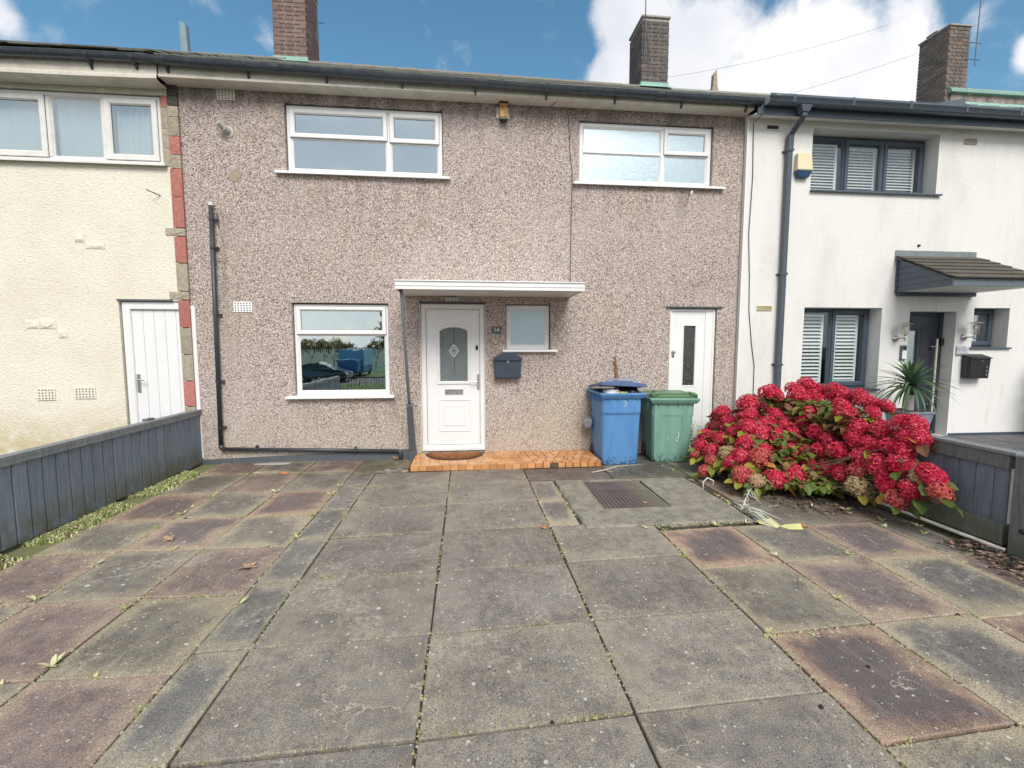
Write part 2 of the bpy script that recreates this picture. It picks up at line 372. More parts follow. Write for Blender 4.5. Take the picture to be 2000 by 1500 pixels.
def fence_mat(name, c1, c2, green):
    t = NT(name, .72, .3); oi = t.n('ObjectInfo'); geo = t.n('NewGeometry').outputs['Position']
    gr = t.noise(6, 6, .7, t.scale(geo, 7, 7, .6))
    c = t.mix(t.rng(gr, .35, .65), c1, c2)
    c = t.mix(.35, c, t.ramp(oi.outputs['Random'], [(0, .75), (1, 1.2)]), 'MULTIPLY')
    c = t.mix(t.rng(t.noise(55, 4, .7, geo), .58, .72, 0, .5), c, (.10,.11,.11,1))
    sep = t.n('SeparateXYZ'); t.L.new(geo, sep.inputs[0])
    lo = t.math('MULTIPLY', t.rng(sep.outputs[2], .34, .06), t.rng(t.noise(5, 5, .7, geo), .35, .55))
    c = t.mix(t.math('MULTIPLY', lo, green), c, (.12,.125,.08,1))
    t.base(c); t.bump(gr, .006); return t.m
M['fence'] = fence_mat('blue_grey_fence_stain', (.150,.188,.232,1), (.205,.245,.285,1), .8)
M['fence_rail'] = fence_mat('weathered_grey_fence_rail', (.17,.19,.205,1), (.25,.265,.27,1), .4)
M['fence_dirty'] = fence_mat('weathered_grey_fence_post', (.12,.14,.14,1), (.20,.215,.205,1), .9)
M['moss_joint'] = simple('joint_moss', (.20,.22,.085,1), .95, .6, 12, grimecol=(.09,.09,.05,1))
M['soil'] = simple('dark_joint_soil', (.045,.038,.028,1), .95, .7, 14, grimecol=(.15,.14,.08,1), bump=.02, bscale=40)
# ------------------------------------------------------------------ setting: ground
def structure(name, mb, mat, **k): return tag(mb.build(name, mat, **k), kind='structure')
M['earth'] = simple('garden_earth_and_grass', (.06,.075,.03,1), .95, .6, 1.2, grimecol=(.05,.04,.025,1), bump=.05, bscale=8)
M['grass_v'] = simple('mown_verge_grass', (.075,.13,.03,1), .95, .5, 2, grimecol=(.05,.07,.02,1), bump=.05, bscale=30)
M['asphalt'] = simple('asphalt', (.05,.05,.052,1), .85, .4, 3, grimecol=(.09,.09,.085,1), bump=.006, bscale=120)
g = MB(); g.box(-600, 600, -9.0, 600, -.6, -.055)
g.hexa([(-600,-20,-1.9),(600,-20,-1.9),(600,-9,-.6),(-600,-9,-.6)], [(-600,-20,-1.25),(600,-20,-1.25),(600,-9,-.055),(-600,-9,-.055)])
g.box(-600, 600, -600, -20, -1.9, -1.25)
structure('ground', g, M['earth'])
b = MB(); b.box(-3.62, 4.12, -8.2, -.001, -.05, -.022); drive = structure('driveway', b, M['soil'])
b = MB(); b.box(-60, 60, -33.5, -27.5, -1.246, -1.235); structure('road', b, M['asphalt'])
b = MB(); b.box(-60, 60, -27.4, -20.1, -1.246, -1.23); structure('grass_verge', b, M['grass_v'])
b = MB(); b.box(-60, 60, -58, -33.7, -1.246, -1.225); structure('far_grass', b, M['grass_v'])
b = MB(); b.box(-14, -3.72, -8.2, -.04, -.05, .02); structure('left_neighbour_path', b, M['asphalt'])
M['npath'] = simple('dark_neighbour_paving', (.10,.10,.105,1), .6, .5, 4, grimecol=(.05,.05,.045,1), bump=.004)
b = MB(); b.box(4.27, 12.5, -4.3, -.07, -.05, .165)
for k in range(9): b.box(4.28 + k*.92, 5.18 + k*.92, -1.0, -.09, .165, .18); b.box(4.28 + k*.92, 5.18 + k*.92, -1.95, -1.02, .165, .176)
structure('right_neighbour_path', b, M['npath'])

b = MB(); b.box(-3.555, -3.31, -6.4, -.03, -.021, -.010); structure('mossy_soil_bed', b, simple('mossy_soil', (.17,.19,.08,1), .95, .7, 9, grimecol=(.16,.11,.07,1), bump=.01, bscale=60))
RED = [(.215,.168,.155), (.225,.180,.165), (.205,.145,.130)]
GRY = [(.205,.192,.160), (.215,.202,.172), (.192,.182,.160)]
MID = [(.222,.207,.186), (.206,.193,.176), (.234,.218,.193)]
def slab(x0, x1, ya0, ya1, yb0, yb1, col, rim, h=None):
    """ya = near edge y at x0 and x1, yb = far edge"""
    gap = random.uniform(.004, .009)
    x0 += gap; x1 -= gap; ya0 += gap; ya1 += gap; yb0 -= gap; yb1 -= gap
    cx, cy = (x0+x1)/2, (ya0+ya1+yb0+yb1)/4
    top = random.uniform(-.004, .004); tx, ty = random.uniform(-.006, .006), random.uniform(-.006, .006)
    j = lambda: random.uniform(-.003, .003)
    def z(x, y): return top + (x-cx)*tx + (y-cy)*ty
    P = [(x0+j(), ya0+j()), (x1+j(), ya1+j()), (x1+j(), yb1+j()), (x0+j(), yb0+j())]
    b = MB(); b.hexa([(x, y, -.045) for x, y in P], [(x, y, z(x, y)) for x, y in P])
    o = b.build('paving_slab', M['slab'], drive, loc=(cx, cy, 0), bevel=.006)
    k = random.uniform(.88, 1.1)
    o.color = (col[0]*k, col[1]*k, col[2]*k, rim)
D2 = -6.38
def rows(lst, x0, x1, slope, cols, rimr, x_ref=0.):
    for i in range(len(lst) - 1):
        a, c = lst[i] + D2, lst[i+1] + D2
        f = lambda y, x: min(y + slope * (x - x_ref), -.006)
        slab(x0, x1, f(a, x0), f(a, x1), f(c, x0), f(c, x1), random.choice(cols(i)), random.uniform(*rimr))
LR = [-1.3, -.6, .1, .82, 1.53, 2.24, 2.955, 3.655, 4.325, 5.05, 5.82, 6.374]
ck = lambda c: (lambda i: RED if (i - 4 + c) % 2 == 0 else GRY)
rows(LR, -3.32, -2.70, .0, ck(0), (.5, .8)); rows(LR, -2.70, -2.075, -.02, ck(1), (.5, .9), -2); rows(LR, -2.075, -1.435, -.02, ck(2), (.4, .8), -2)
CR = [-1.08, -.38, .32, 1.02, 1.735, 2.41, 3.11, 3.79, 4.46, 5.18, 5.70]
rows(CR[:-1], -1.435, -1.15, .03, lambda i: [(.195,.190,.178), (.18,.178,.168)], (.4, .8), -.2)
rows(CR, -1.15, -.215, .03, lambda i: MID, (.0, .25), -.2)
rows(CR, -.215, .72, .05, lambda i: MID, (.0, .25), -.2)
rows(CR[:8], .72, 1.65, .04, lambda i: MID, (.0, .25), -.2)
rows([3.83, 4.5, 5.15], .72, 1.0, .0, lambda i: MID, (.4, .8))
slab(-1.435, -.76, -.66-.02, -.68, -.02, -.02, (.17,.16,.11), .2); slab(-1.435, -1.15, -1.20, -1.20, -.69, -.69, (.17,.175,.168), .5)

slab(.72, 1.75, -1.19, -1.19, -.70, -.70, (.15,.125,.118), .1); slab(1.75, 2.72, -1.19, -1.19, -.30, -.30, (.10,.10,.09), .2)
slab(1.78, 2.72, -.29, -.29, -.01, -.01, (.10,.10,.09), .2)
RR = [-1.27, -.57, .13, .85, 1.50, 2.20, 2.93, 3.60, 4.37, 5.08, 5.80, 6.37]
ckr = lambda c: (lambda i: RED if (i - 5 + c) % 2 == 0 else GRY)
rows(RR[:8], 1.65, 2.32, .05, ckr(1), (.6, .95), 1.2); rows(RR[:8], 2.32, 2.99, .05, ckr(0), (.55, .9), 1.2)
rows(RR[7:], 2.72, 3.34, .02, ckr(0), (.2, .5), 2.9); rows(RR[:8], 2.99, 3.64, .03, ckr(1), (.6, .9), 1.9); rows(RR[7:], 3.34, 3.98, .02, ckr(1), (.1, .3), 2.9)
rows(RR[:8], 3.64, 4.0, .02, ckr(0), (.4, .7), 2)

# moss and crumbs in the joints
def joint_moss():
    b = MB()
    lines = []
    for x in (-2.70, -2.075, -1.435, -1.15, -.215, .72, 1.65, 2.32, 2.99, 3.64): lines.append((x, -5.1, x, -2.7 if x > .8 else -1.3, .8))
    for y in LR[4:-1]: lines.append((-3.3, y + D2, -1.435, y + D2 - .02, .9))
    for y in CR[3:-1]: lines.append((-1.43, y + D2 - .03, .72, y + D2 + .045, .8))
    for y in RR[3:8]: lines.append((1.65, y + D2 + .02, 3.9, y + D2 + .09, 1.))
    lines += [(.98, -2.64, 2.75, -2.62, 2.6), (1.0, -2.6, 1.0, -1.25, 1.6), (2.66, -2.6, 2.66, -1.3, 2.0)]
    for x0, y0, x1, y1, dn in lines:
        L = math.hypot(x1-x0, y1-y0); n = int(L * 85 * dn); ph = random.random() * 9
        for _ in range(n):
            t = random.random()
            if math.sin(t * L * 4.1 + ph) + math.sin(t * L * 9.7 + ph * 2) < random.uniform(-1.1, 1.3): continue
            x = x0 + (x1-x0)*t + random.gauss(0, .007 * dn); y = y0 + (y1-y0)*t + random.gauss(0, .006 * dn)
            r = random.uniform(.0035, .010) * (1 + .2 * dn); h = random.uniform(.3, .9) * r; a = random.random() * 6
            p = [(x + r*math.cos(a + k*1.57)*random.uniform(.6, 1.2), y + r*math.sin(a + k*1.57)*random.uniform(.6, 1.2), -.004) for k in range(4)]
            b.cm = random.choice((0, 0, 1, 2))
            b.add(p + [(x, y, h)], [(0,1,4), (1,2,4), (2,3,4), (3,0,4)])
    ms = [M['moss_joint'], simple('dry_yellow_moss', (.36,.34,.16,1), .95, .4, 20), simple('dead_pale_moss', (.40,.36,.26,1), .95, .4, 20)]
    tag(b.build('joint_moss', ms), 'thin yellow green moss growing along the driveway joints', 'moss', kind='stuff')
joint_moss()

# ------------------------------------------------------------------ terraced houses
def wall_mesh(x0, x1, z0, z1, yf, yb, holes, depth=.3):
    b = MB(); xs = sorted({x0, x1, *[h[0] for h in holes], *[h[1] for h in holes]}); zs = sorted({z0, z1, *[h[2] for h in holes], *[h[3] for h in holes]})
    inh = lambda x, z: any(h[0] < x < h[1] and h[2] < z < h[3] for h in holes)
    for i in range(len(xs)-1):
        for k in range(len(zs)-1):
            if inh((xs[i]+xs[i+1])/2, (zs[k]+zs[k+1])/2): continue
            a, c, d, e = xs[i], xs[i+1], zs[k], zs[k+1]
            b.quad((a,yf,d), (c,yf,d), (c,yf,e), (a,yf,e)); b.quad((c,yf+depth,d), (a,yf+depth,d), (a,yf+depth,e), (c,yf+depth,e))
    for a, c, d, e in holes:
        b.quad((a,yf,d), (a,yf,e), (a,yf+depth,e), (a,yf+depth,d)); b.quad((c,yf,e), (c,yf,d), (c,yf+depth,d), (c,yf+depth,e))
        b.quad((a,yf,e), (c,yf,e), (c,yf+depth,e), (a,yf+depth,e)); b.quad((c,yf,d), (a,yf,d), (a,yf+depth,d), (c,yf+depth,d))
    for x, s in ((x0, 1), (x1, -1)):
        b.quad((x,yf,z0), (x,yf+depth,z0), (x,yf+depth,z1), (x,yf,z1))
    b.quad((x0,yf,z1), (x1,yf,z1), (x1,yf+depth,z1), (x0,yf+depth,z1))
    return b
EAVE_Y, EAVE_Z, RIDGE_Y, RIDGE_Z = -.24, 5.10, 4.05, 7.545
def house_body(t, x0, x1, matw, yf, holes, zr=0.):
    b = wall_mesh(x0, x1, -.05, 4.86, yf, 8, holes)
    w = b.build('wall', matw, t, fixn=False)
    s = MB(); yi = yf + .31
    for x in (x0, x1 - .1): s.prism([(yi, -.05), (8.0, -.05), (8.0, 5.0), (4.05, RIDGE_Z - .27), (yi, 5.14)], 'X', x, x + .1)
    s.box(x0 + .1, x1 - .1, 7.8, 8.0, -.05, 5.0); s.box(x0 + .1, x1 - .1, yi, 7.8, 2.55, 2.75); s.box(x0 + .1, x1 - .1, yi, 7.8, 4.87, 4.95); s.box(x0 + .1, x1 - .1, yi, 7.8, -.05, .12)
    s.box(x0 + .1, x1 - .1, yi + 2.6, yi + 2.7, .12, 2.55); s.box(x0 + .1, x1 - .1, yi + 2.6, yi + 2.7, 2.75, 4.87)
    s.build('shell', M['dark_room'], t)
    return w
def deck_z(y): return EAVE_Z + (y - EAVE_Y) * (RIDGE_Z - EAVE_Z) / (RIDGE_Y - EAVE_Y)
def roof(t, x0, x1, mat, lift=0., jit=1., skip=0):
    if not callable(lift): lv = lift; lift = lambda x: lv
    b = MB(); b.prism([(EAVE_Y+.07, EAVE_Z-.19), (RIDGE_Y, RIDGE_Z-.20), (8.3, EAVE_Z-.21), (8.3, EAVE_Z-.25), (RIDGE_Y, RIDGE_Z-.25), (EAVE_Y+.07, EAVE_Z-.23)], 'X', x0, x1)
    r = b.build('roof', M['dark_room'], t)
    s = MB(); sl = math.atan2(RIDGE_Z-EAVE_Z, RIDGE_Y-EAVE_Y); L = math.hypot(RIDGE_Z-EAVE_Z, RIDGE_Y-EAVE_Y); nr = int(L / .27)
    for i in range(nr + 1):
        d0 = i * .27 - .02; d1 = min(d0 + .33, L + .01)
        x = x0 + (-.15 if i % 2 else 0)
        while x < x1 - .02:
            a = max(x, x0) + .003; c = min(x + .3, x1) - .003; x += .3
            if c - a < .03: continue
            h0 = .018 + random.uniform(0, .008) * jit; h1 = .002 + random.uniform(0, .003)
            dj = random.uniform(-.012, .012) * jit
            def P(d, h, xx): return (xx, EAVE_Y + d*math.cos(sl) - h*math.sin(sl), EAVE_Z - .03 + lift(xx) + d*math.sin(sl) + h*math.cos(sl))
            s.cm = random.choice((0, 0, 1))
            s.hexa([P(d0+dj,h0,a),P(d0+dj,h0,c),P(d1,h1,c),P(d1,h1,a)], [P(d0+dj,h0+.014,a),P(d0+dj,h0+.014,c),P(d1,h1+.014,c),P(d1,h1+.014,a)])
    # ridge tiles
    k = x0
    while k < x1 - .01:
        e = min(k + .45, x1); pr = [(RIDGE_Y + math.cos(q)*.12, RIDGE_Z - .055 + lift(k) + math.sin(q)*.085) for q in [math.pi*j/6 for j in range(7)]]
        s.prism(pr, 'X', k + .004, e - .004); k += .45
    # rear slope
    s.prism([(RIDGE_Y, RIDGE_Z-.02+lift(x1)), (8.35, EAVE_Z-.03), (8.35, EAVE_Z-.045), (RIDGE_Y, RIDGE_Z-.036+lift(x1))], 'X', x0, x1)
    rt = s.build('roof_tile', mat, t); rt['kind'] = 'stuff'
    return r
M['tile_a'] = simple('grey_green_roof_tile', (.26,.28,.26,1), .85, .5, 6, grimecol=(.26,.27,.17,1), bump=.006)
M['tile_b'] = simple('brown_grey_roof_tile', (.21,.19,.17,1), .85, .6, 6, grimecol=(.22,.21,.15,1), bump=.006)
M['slate_green'] = simple('green_roof_slate', (.17,.30,.25,1), .6, .5, 5, grimecol=(.30,.38,.33,1), bump=.004)

def gutter(t, x0, x1, sag, mat, y=-.27, z=5.045, r=.062, name='gutter', square=False):
    b = MB(); n = 40; prof = []
    if square: prof = [(-.062,.05),(-.066,.05),(-.066,.02),(-.058,.015),(-.056,-.035),(-.035,-.058),(.035,-.058),(.055,-.03),(.055,.05)]
    else: prof = [(r*math.cos(q), r*math.sin(q)) for q in [math.pi + math.pi*j/10 for j in range(11)]]
    prof = [(-abs(prof[0][0]) - .004, prof[0][1] + .006)] + prof
    base = []
    for i in range(n + 1):
        x = x0 + (x1-x0)*i/n; dz = sag((x-x0)/(x1-x0)); base.append(len(b.v))
        for u, w in prof: b.v.append(Vector((x, y+u, z+w+dz)))
    for i in range(n):
        for k in range(len(prof)-1): b.f.append([base[i]+k, base[i+1]+k, base[i+1]+k+1, base[i]+k+1]); b.m.append(0)
    o = b.build(name, mat, t, smooth=True); so = o.modifiers.new('solid', 'SOLIDIFY'); so.thickness = .004
    return o
def bracket(g, x, z, y=-.27, mat=None, r=.07, drop=.0):
    b = MB(); pr = [(y + r*math.cos(q), z + r*math.sin(q)) for q in [math.pi + math.pi*j/8 for j in range(9)]]
    b.prism(pr, 'X', x-.014, x+.014)
    b.hexa([(x-.012, -.21, z-.13-drop), (x+.012, -.21, z-.13-drop), (x+.012, -.19, z-.13-drop), (x-.012, -.19, z-.13-drop)], [(x-.012, -.30, z-.045), (x+.012, -.30, z-.045), (x+.012, -.19, z-.03), (x-.012, -.19, z-.03)])
    return b.build('gutter_bracket', mat or M['gutter'], g)

def frame_window(t, x0, x1, z0, z1, yf, cols, mat, glass, fw=.06, sw=.062, sill=None, sillmat=None, gdepth=.03, name='window'):
    """cols: [(fraction width, [(fraction height from top, 'sash'|'fixed')])]; a window part with pane / sash / sill sub-parts"""
    b = MB(); b.ring(x0, x1, z0, z1, fw, yf, yf + .07); cells = []
    xx = x0 + fw; wtot = (x1 - x0) - 2*fw
    fr = 0
    for ci, (f, rws) in enumerate(cols):
        a = xx + wtot*fr; fr += f; c = xx + wtot*fr
        if ci > 0: a += fw*.55
        if ci < len(cols)-1:
            b.prism([(c - fw*.55, yf+.06), (c - fw*.55, yf+.012), (c - fw*.4, yf+.001), (c + fw*.4, yf+.001), (c + fw*.55, yf+.012), (c + fw*.55, yf+.06)], 'Z', z0+fw-.004, z1-fw+.004)
            c -= fw*.55
        ht = (z1 - z0) - 2*fw; top = z1 - fw; hr = 0
        for ri, (hf, kind) in enumerate(rws):
            zt = top - ht*hr; hr += hf; zb = top - ht*hr
            if ri > 0: zt -= .014
            if ri < len(rws)-1: b.box(a-.003, c+.003, yf+.004, yf+.06, zb-.014, zb+.014); zb += .014
            cells.append((a, c, zb, zt, kind))
    win = b.build(name, mat, t, loc=((x0+x1)/2, yf, z0), bevel=0)
    for a, c, zb, zt, kind in cells:
        if kind == 'sash':
            s = MB(); s.ring(a-.018, c+.018, zb-.018, zt+.018, sw, yf-.016, yf+.045, .006, .016); s.build('opening_sash', mat, win)
            s = MB(); s.ring(a-.0215, c+.0215, zb-.0215, zt+.0215, .006, yf-.0035, yf+.02, .001, .001); s.build('sash_gap_shadow', M['black_pipe'], win)  # thin dark ring painting in the gap shadow between sash and frame
            k = sw - .02; a, c, zb, zt = a+k, c-k, zb+k, zt-k; gy = yf + .01
        else:
            s = MB(); s.ring(a-.001, c+.001, zb-.001, zt+.001, .014, yf+.014, yf+.045, .002, .011); s.build('glazing_bead', mat, win); gy = yf + .026
        p = MB(); p.box(a+.001, c-.001, gy, gy+.008, zb+.001, zt-.001); p.build('pane', glass, win)
        gk = MB(); gk.ring(a+.0005, c-.0005, zb+.0005, zt-.0005, .006, gy-.003, gy-.0005, .001, .001); gk.build('rubber_gasket', M['black_metal'], win)
    if sill:
        sx0, sx1, sh, sy = sill
        s = MB(); s.prism([(yf+.02, z0), (sy, z0-.006), (sy-.003, z0-.016), (sy-.003, z0-sh), (sy+.01, z0-sh), (sy+.012, z0-.024), (yf+.02, z0-.02)], 'X', sx0, sx1)
        s.build('sill', sillmat or mat, win)
    return win
G_UP = glass_mat('upper_window_glass', .52, .03, (.55,.6,.6,1), wav=.0004, wscale=3, glosscol=(.80,.93,1,1))
G_OBS = glass_mat('obscured_glass', .42, .30, (.5,.55,.55,1), wav=.0025, wscale=45, body=(.30,.40,.43,1), bodyfac=.6, glosscol=(.80,.93,1,1))
G_OBS2 = glass_mat('textured_door_glass', .16, .15, (.5,.55,.55,1), wav=.01, wscale=70, body=(.10,.13,.13,1), bodyfac=.6)
G_GF = glass_mat('living_room_glass', .68, 0, (.5,.55,.5,1), wav=.0003, wscale=2.5, glosscol=(.85,.95,.95,1))
G_CLR = glass_mat('clear_double_glazing', .07, 0, (.95,.98,.98,1), glosscol=(.85,.93,.97,1))
G_CUR = glass_mat('curtained_glass', .25, .05, (.9,.95,.95,1), wav=0, wscale=3, glosscol=(.86,.92,.95,1))
G_DARK = glass_mat('dark_panel_glass', .10, .1, (.25,.27,.26,1), wav=.01, wscale=70)

# ---- middle house -----------------------------------------------------------------
mid = thing('terraced_house', (0.14, 0, 0), 'pinkish grey pebble-dashed terraced house with the flat white canopy over its door', 'house')
MX0, MX1 = -3.70, 3.985
holes = [(-2.33, -.295, 3.85, 4.73), (1.575, 3.53, 3.85, 4.70), (-2.335, -1.065, .905, 2.17), (-.645, .262, .10, 2.185), (.55, 1.19, 1.53, 2.175), (2.965, 3.685, .03, 2.14)]
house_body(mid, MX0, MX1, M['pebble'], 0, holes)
roof(mid, MX0, MX1, [M['tile_a'], M['tile_b']], lift=lambda x: -.01 - .10*(x - MX0)/(MX1 - MX0))
WY = .045
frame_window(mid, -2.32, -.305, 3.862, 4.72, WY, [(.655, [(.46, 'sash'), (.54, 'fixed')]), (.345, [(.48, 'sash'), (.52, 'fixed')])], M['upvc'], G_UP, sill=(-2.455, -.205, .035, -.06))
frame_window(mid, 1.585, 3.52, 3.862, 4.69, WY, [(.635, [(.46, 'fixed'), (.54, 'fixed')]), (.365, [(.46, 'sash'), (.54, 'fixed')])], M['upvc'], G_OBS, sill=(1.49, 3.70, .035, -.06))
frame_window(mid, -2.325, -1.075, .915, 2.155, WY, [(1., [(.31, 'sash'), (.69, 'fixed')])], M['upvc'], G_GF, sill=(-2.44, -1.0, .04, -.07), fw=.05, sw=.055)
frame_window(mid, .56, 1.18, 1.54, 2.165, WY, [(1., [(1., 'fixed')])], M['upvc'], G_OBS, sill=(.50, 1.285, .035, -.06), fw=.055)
# plinth
b = MB(); b.hexa([(-3.58,-.022,-.03), (-.80,-.022,-.03), (-.80,-.001,-.03), (-3.58,-.001,-.03)], [(-3.58,-.022,.055), (-.80,-.022,.14), (-.80,-.001,.14), (-3.58,-.001,.055)]); b.build('plinth', M['plinth'], mid)
# fascia, soffit
b = MB(); b.hexa([(MX0,-.205,4.845),(MX1,-.205,4.845),(MX1,-.185,4.845),(MX0,-.185,4.845)], [(MX0,-.205,5.06),(MX1,-.205,4.955),(MX1,-.185,4.955),(MX0,-.185,5.06)]); b.prism([(-.205, 4.845), (-.216, 4.85), (-.216, 4.875), (-.205, 4.885)], 'X', MX0, MX1); b.build('fascia', M['soffit'], mid)
b = MB(); b.box(MX0, MX1, -.184, -.003, 4.848, 4.858); b.build('soffit', M['soffit'], mid)
gm = gutter(mid, MX0 - .02, MX1 + .07, lambda f: -.02 - .012*math.sin(f*math.pi) - .085*f - .003*math.sin(f*23), M['gutter'])
for i in range(9): bracket(gm, MX0 + .12 + i*.93, 5.025 - .012*math.sin(i/8.3*math.pi) - .085*i/8.3)
for x in (-2.3, .2, 2.6):
    b = MB(); b.prism([(-.27 + .069*math.cos(q), 5.018 - .011*(x+3.7) + .069*math.sin(q)) for q in [math.pi + math.pi*j/8 for j in range(9)]], 'X', x-.05, x+.05); b.build('gutter_joint', M['gutter'], gm)
# door 14
def front_door():
    b = MB(); b.ring(-.635, .254, .105, 2.175, .07, .03, .11, .006, .014); b.ring(-.622, .241, .118, 2.162, .02, .024, .03, .004, .004)
    d = b.build('front_door', M['upvc'], mid, loc=(-.19, .03, .1))
    lf = wall_mesh(-.56, .18, .18, 2.10, .052, .1, [(-.375, .01, 1.09, 1.856)], .045); lf.build('door_leaf', M['upvc'], d, fixn=False)
    m = MB()
    m.ring(-.56, .18, .18, 2.10, .035, .046, .052, .003, .02)
    # arched bead round the glass
    def arch(w, y0, y1, x0=-.375, x1=.01, zb=1.09, zt=1.80, rise=.05):
        def loop(o):
            pts = [(x0-o, zb-o), (x1+o, zb-o)]; n = 10
            for k in range(n+1):
                f = k/n; x = x1+o + (x0-x1-2*o)*f; pts.append((x, zt+o + rise*math.sin(math.pi*f) ** .8 - rise*0))
            return pts
        A, B = loop(w), loop(0); s = len(m.v); n = len(A)
        for (x, z) in A: m.v.append(Vector((x, y1, z)))
        for (x, z) in loop(w*.8): m.v.append(Vector((x, y0, z)))
        for (x, z) in loop(w*.25): m.v.append(Vector((x, y0, z)))
        for (x, z) in B: m.v.append(Vector((x, y1+.004, z)))
        for l in range(3):
            for k in range(n): m.f.append([s+l*n+k, s+l*n+(k+1) % n, s+(l+1)*n+(k+1) % n, s+(l+1)*n+k]); m.m.append(0)
    arch(.045, .036, .052, zt=1.80)
    m.ring(-.405, .055, .37, .83, .018, .043, .052, .004, .006); m.ring(-.33, -.02, .455, .745, .014, .044, .052, .004, .005)
    m.box(-.326, -.024, .049, .052, .459, .741)
    m.build('door_moulding', M['upvc'], d)
    sp = MB(); ar = [(-.3745 + .384*k/12, 1.80 + .05*math.sin(math.pi*k/12)**.8 if 0 < k < 12 else 1.80) for k in range(13)]
    for k in range(12): sp.prism([ar[k], ar[k+1], (ar[k+1][0], 1.8555), (ar[k][0], 1.8555)], 'Y', .0525, .09)
    sp.build('glass_spandrel', M['upvc'], d)
    hd = MB(); hd.prism([(-.376,1.091),(.011,1.091)] + [(.011 - .387*k/10, 1.80 + .05*math.sin(math.pi*k/10) ** .8 if 0 < k < 10 else 1.80) for k in range(11)], 'Y', .075, .083)
    hd.build('door_pane', G_OBS2, d)
    ld = MB()
    cx, cz = -.18, 1.52
    for a, c in (((cx, 1.84), (cx, 1.60)), ((cx, 1.44), (cx, 1.095))): ld.tube([(a[0], .072, a[1]), (c[0], .072, c[1])], .0025, 5)
    for a, c in (((-.374, 1.52), (cx-.07, 1.52)), ((cx+.07, 1.52), (.008, 1.52))): ld.tube([(a[0], .072, a[1]), (c[0], .072, c[1])], .0022, 5)
    ld.build('lead_line', M['plinth'], d)
    dm = MB(); P = [(cx, 1.605), (cx+.068, 1.52), (cx, 1.435), (cx-.068, 1.52)]
    for k in range(4): dm.tube([(P[k][0], .071, P[k][1]), (P[(k+1)%4][0], .071, P[(k+1)%4][1])], .006, 5)
    P = [(cx, 1.565), (cx+.036, 1.52), (cx, 1.475), (cx-.036, 1.52)]
    for k in range(4): dm.tube([(P[k][0], .071, P[k][1]), (P[(k+1)%4][0], .071, P[(k+1)%4][1])], .003, 5)
    dm.build('glass_diamond', M['upvc'], d)
    lb = MB(); lb.ring(-.31, -.055, .905, .975, .012, .036, .052, .004, .004); lb.box(-.298, -.067, .043, .052, .917, .963); lb.box(-.29, -.075, .040, .043, .935, .945)
    lb.build('letter_slot', M['silver'], d)
    h = MB(); h.box(.145, .175, .036, .052, .97, 1.20); h.tube([(.16, .04, 1.09), (.16, .0, 1.09), (.15, -.012, 1.09), (.05, -.012, 1.085)], .009, 8); h.tube([(.16, .038, 1.01), (.16, .030, 1.01)], .009, 10)
    h.build('door_handle', M['silver'], d, bevel=.004)
    k = MB(); k.disc_stack((.143, .052, 1.565), [(.012, 0), (.02, .004), (.018, .014), (.008, .016)], 14, 'Y'); v0 = 0
    for v in k.v: v.z = 1.565 + (v.z - 1.565) * 1.9
    k.build('black_key_cover', M['black_metal'], d, smooth=True)
    t = MB(); t.box(-.635, .254, .0, .045, .085, .104); t.box(-.655, -.637, .005, .03, .105, 2.18); t.box(.256, .262, .005, .03, .105, 2.18)
    t.build('door_threshold', M['upvc_old'], d)
front_door()
def side_door():
    b = MB(); b.ring(2.975, 3.675, .04, 2.13, .035, .03, .12, .005, .006); b.box(3.53, 3.64, .04, .12, .08, 2.095)
    d = b.build('side_door', M['white_paint'], mid, loc=(3.3, .03, .03))
    lf = wall_mesh(3.01, 3.53, .07, 2.095, .05, .1, [(3.205, 3.385, 1.0, 1.885)], .04); lf.build('door_leaf', M['white_paint'], d, fixn=False)
    m = MB(); m.ring(3.19, 3.40, .985, 1.90, .017, .044, .052, .003, .008); m.build('door_moulding', M['white_paint'], d)
    p = MB(); p.box(3.2, 3.39, .07, .076, .995, 1.89); p.build('door_pane', G_DARK, d)
    k = MB(); k.disc_stack((3.045, .05, 1.50), [(.028, 0), (.026, .01), (.012, .014), (.014, .03), (.022, .035), (.02, .05), (.008, .055)], 14, 'Y'); k.box(3.03, 3.06, .044, .05, 1.42, 1.49)
    k.build('door_knob', M['silver'], d, smooth=True)
side_door()
b = MB(); b.prism([(-.028, 2.150), (-.028, 2.158), (.0, 2.168), (.0, 2.145)], 'X', 2.89, 3.76); b.build('lintel_drip', M['plinth'], mid)
b = MB(); b.prism([(-.02, 2.185), (-.02, 2.192), (.0, 2.20), (.0, 2.182)], 'X', -.66, .27); b.build('lintel_drip', M['plinth'], mid)
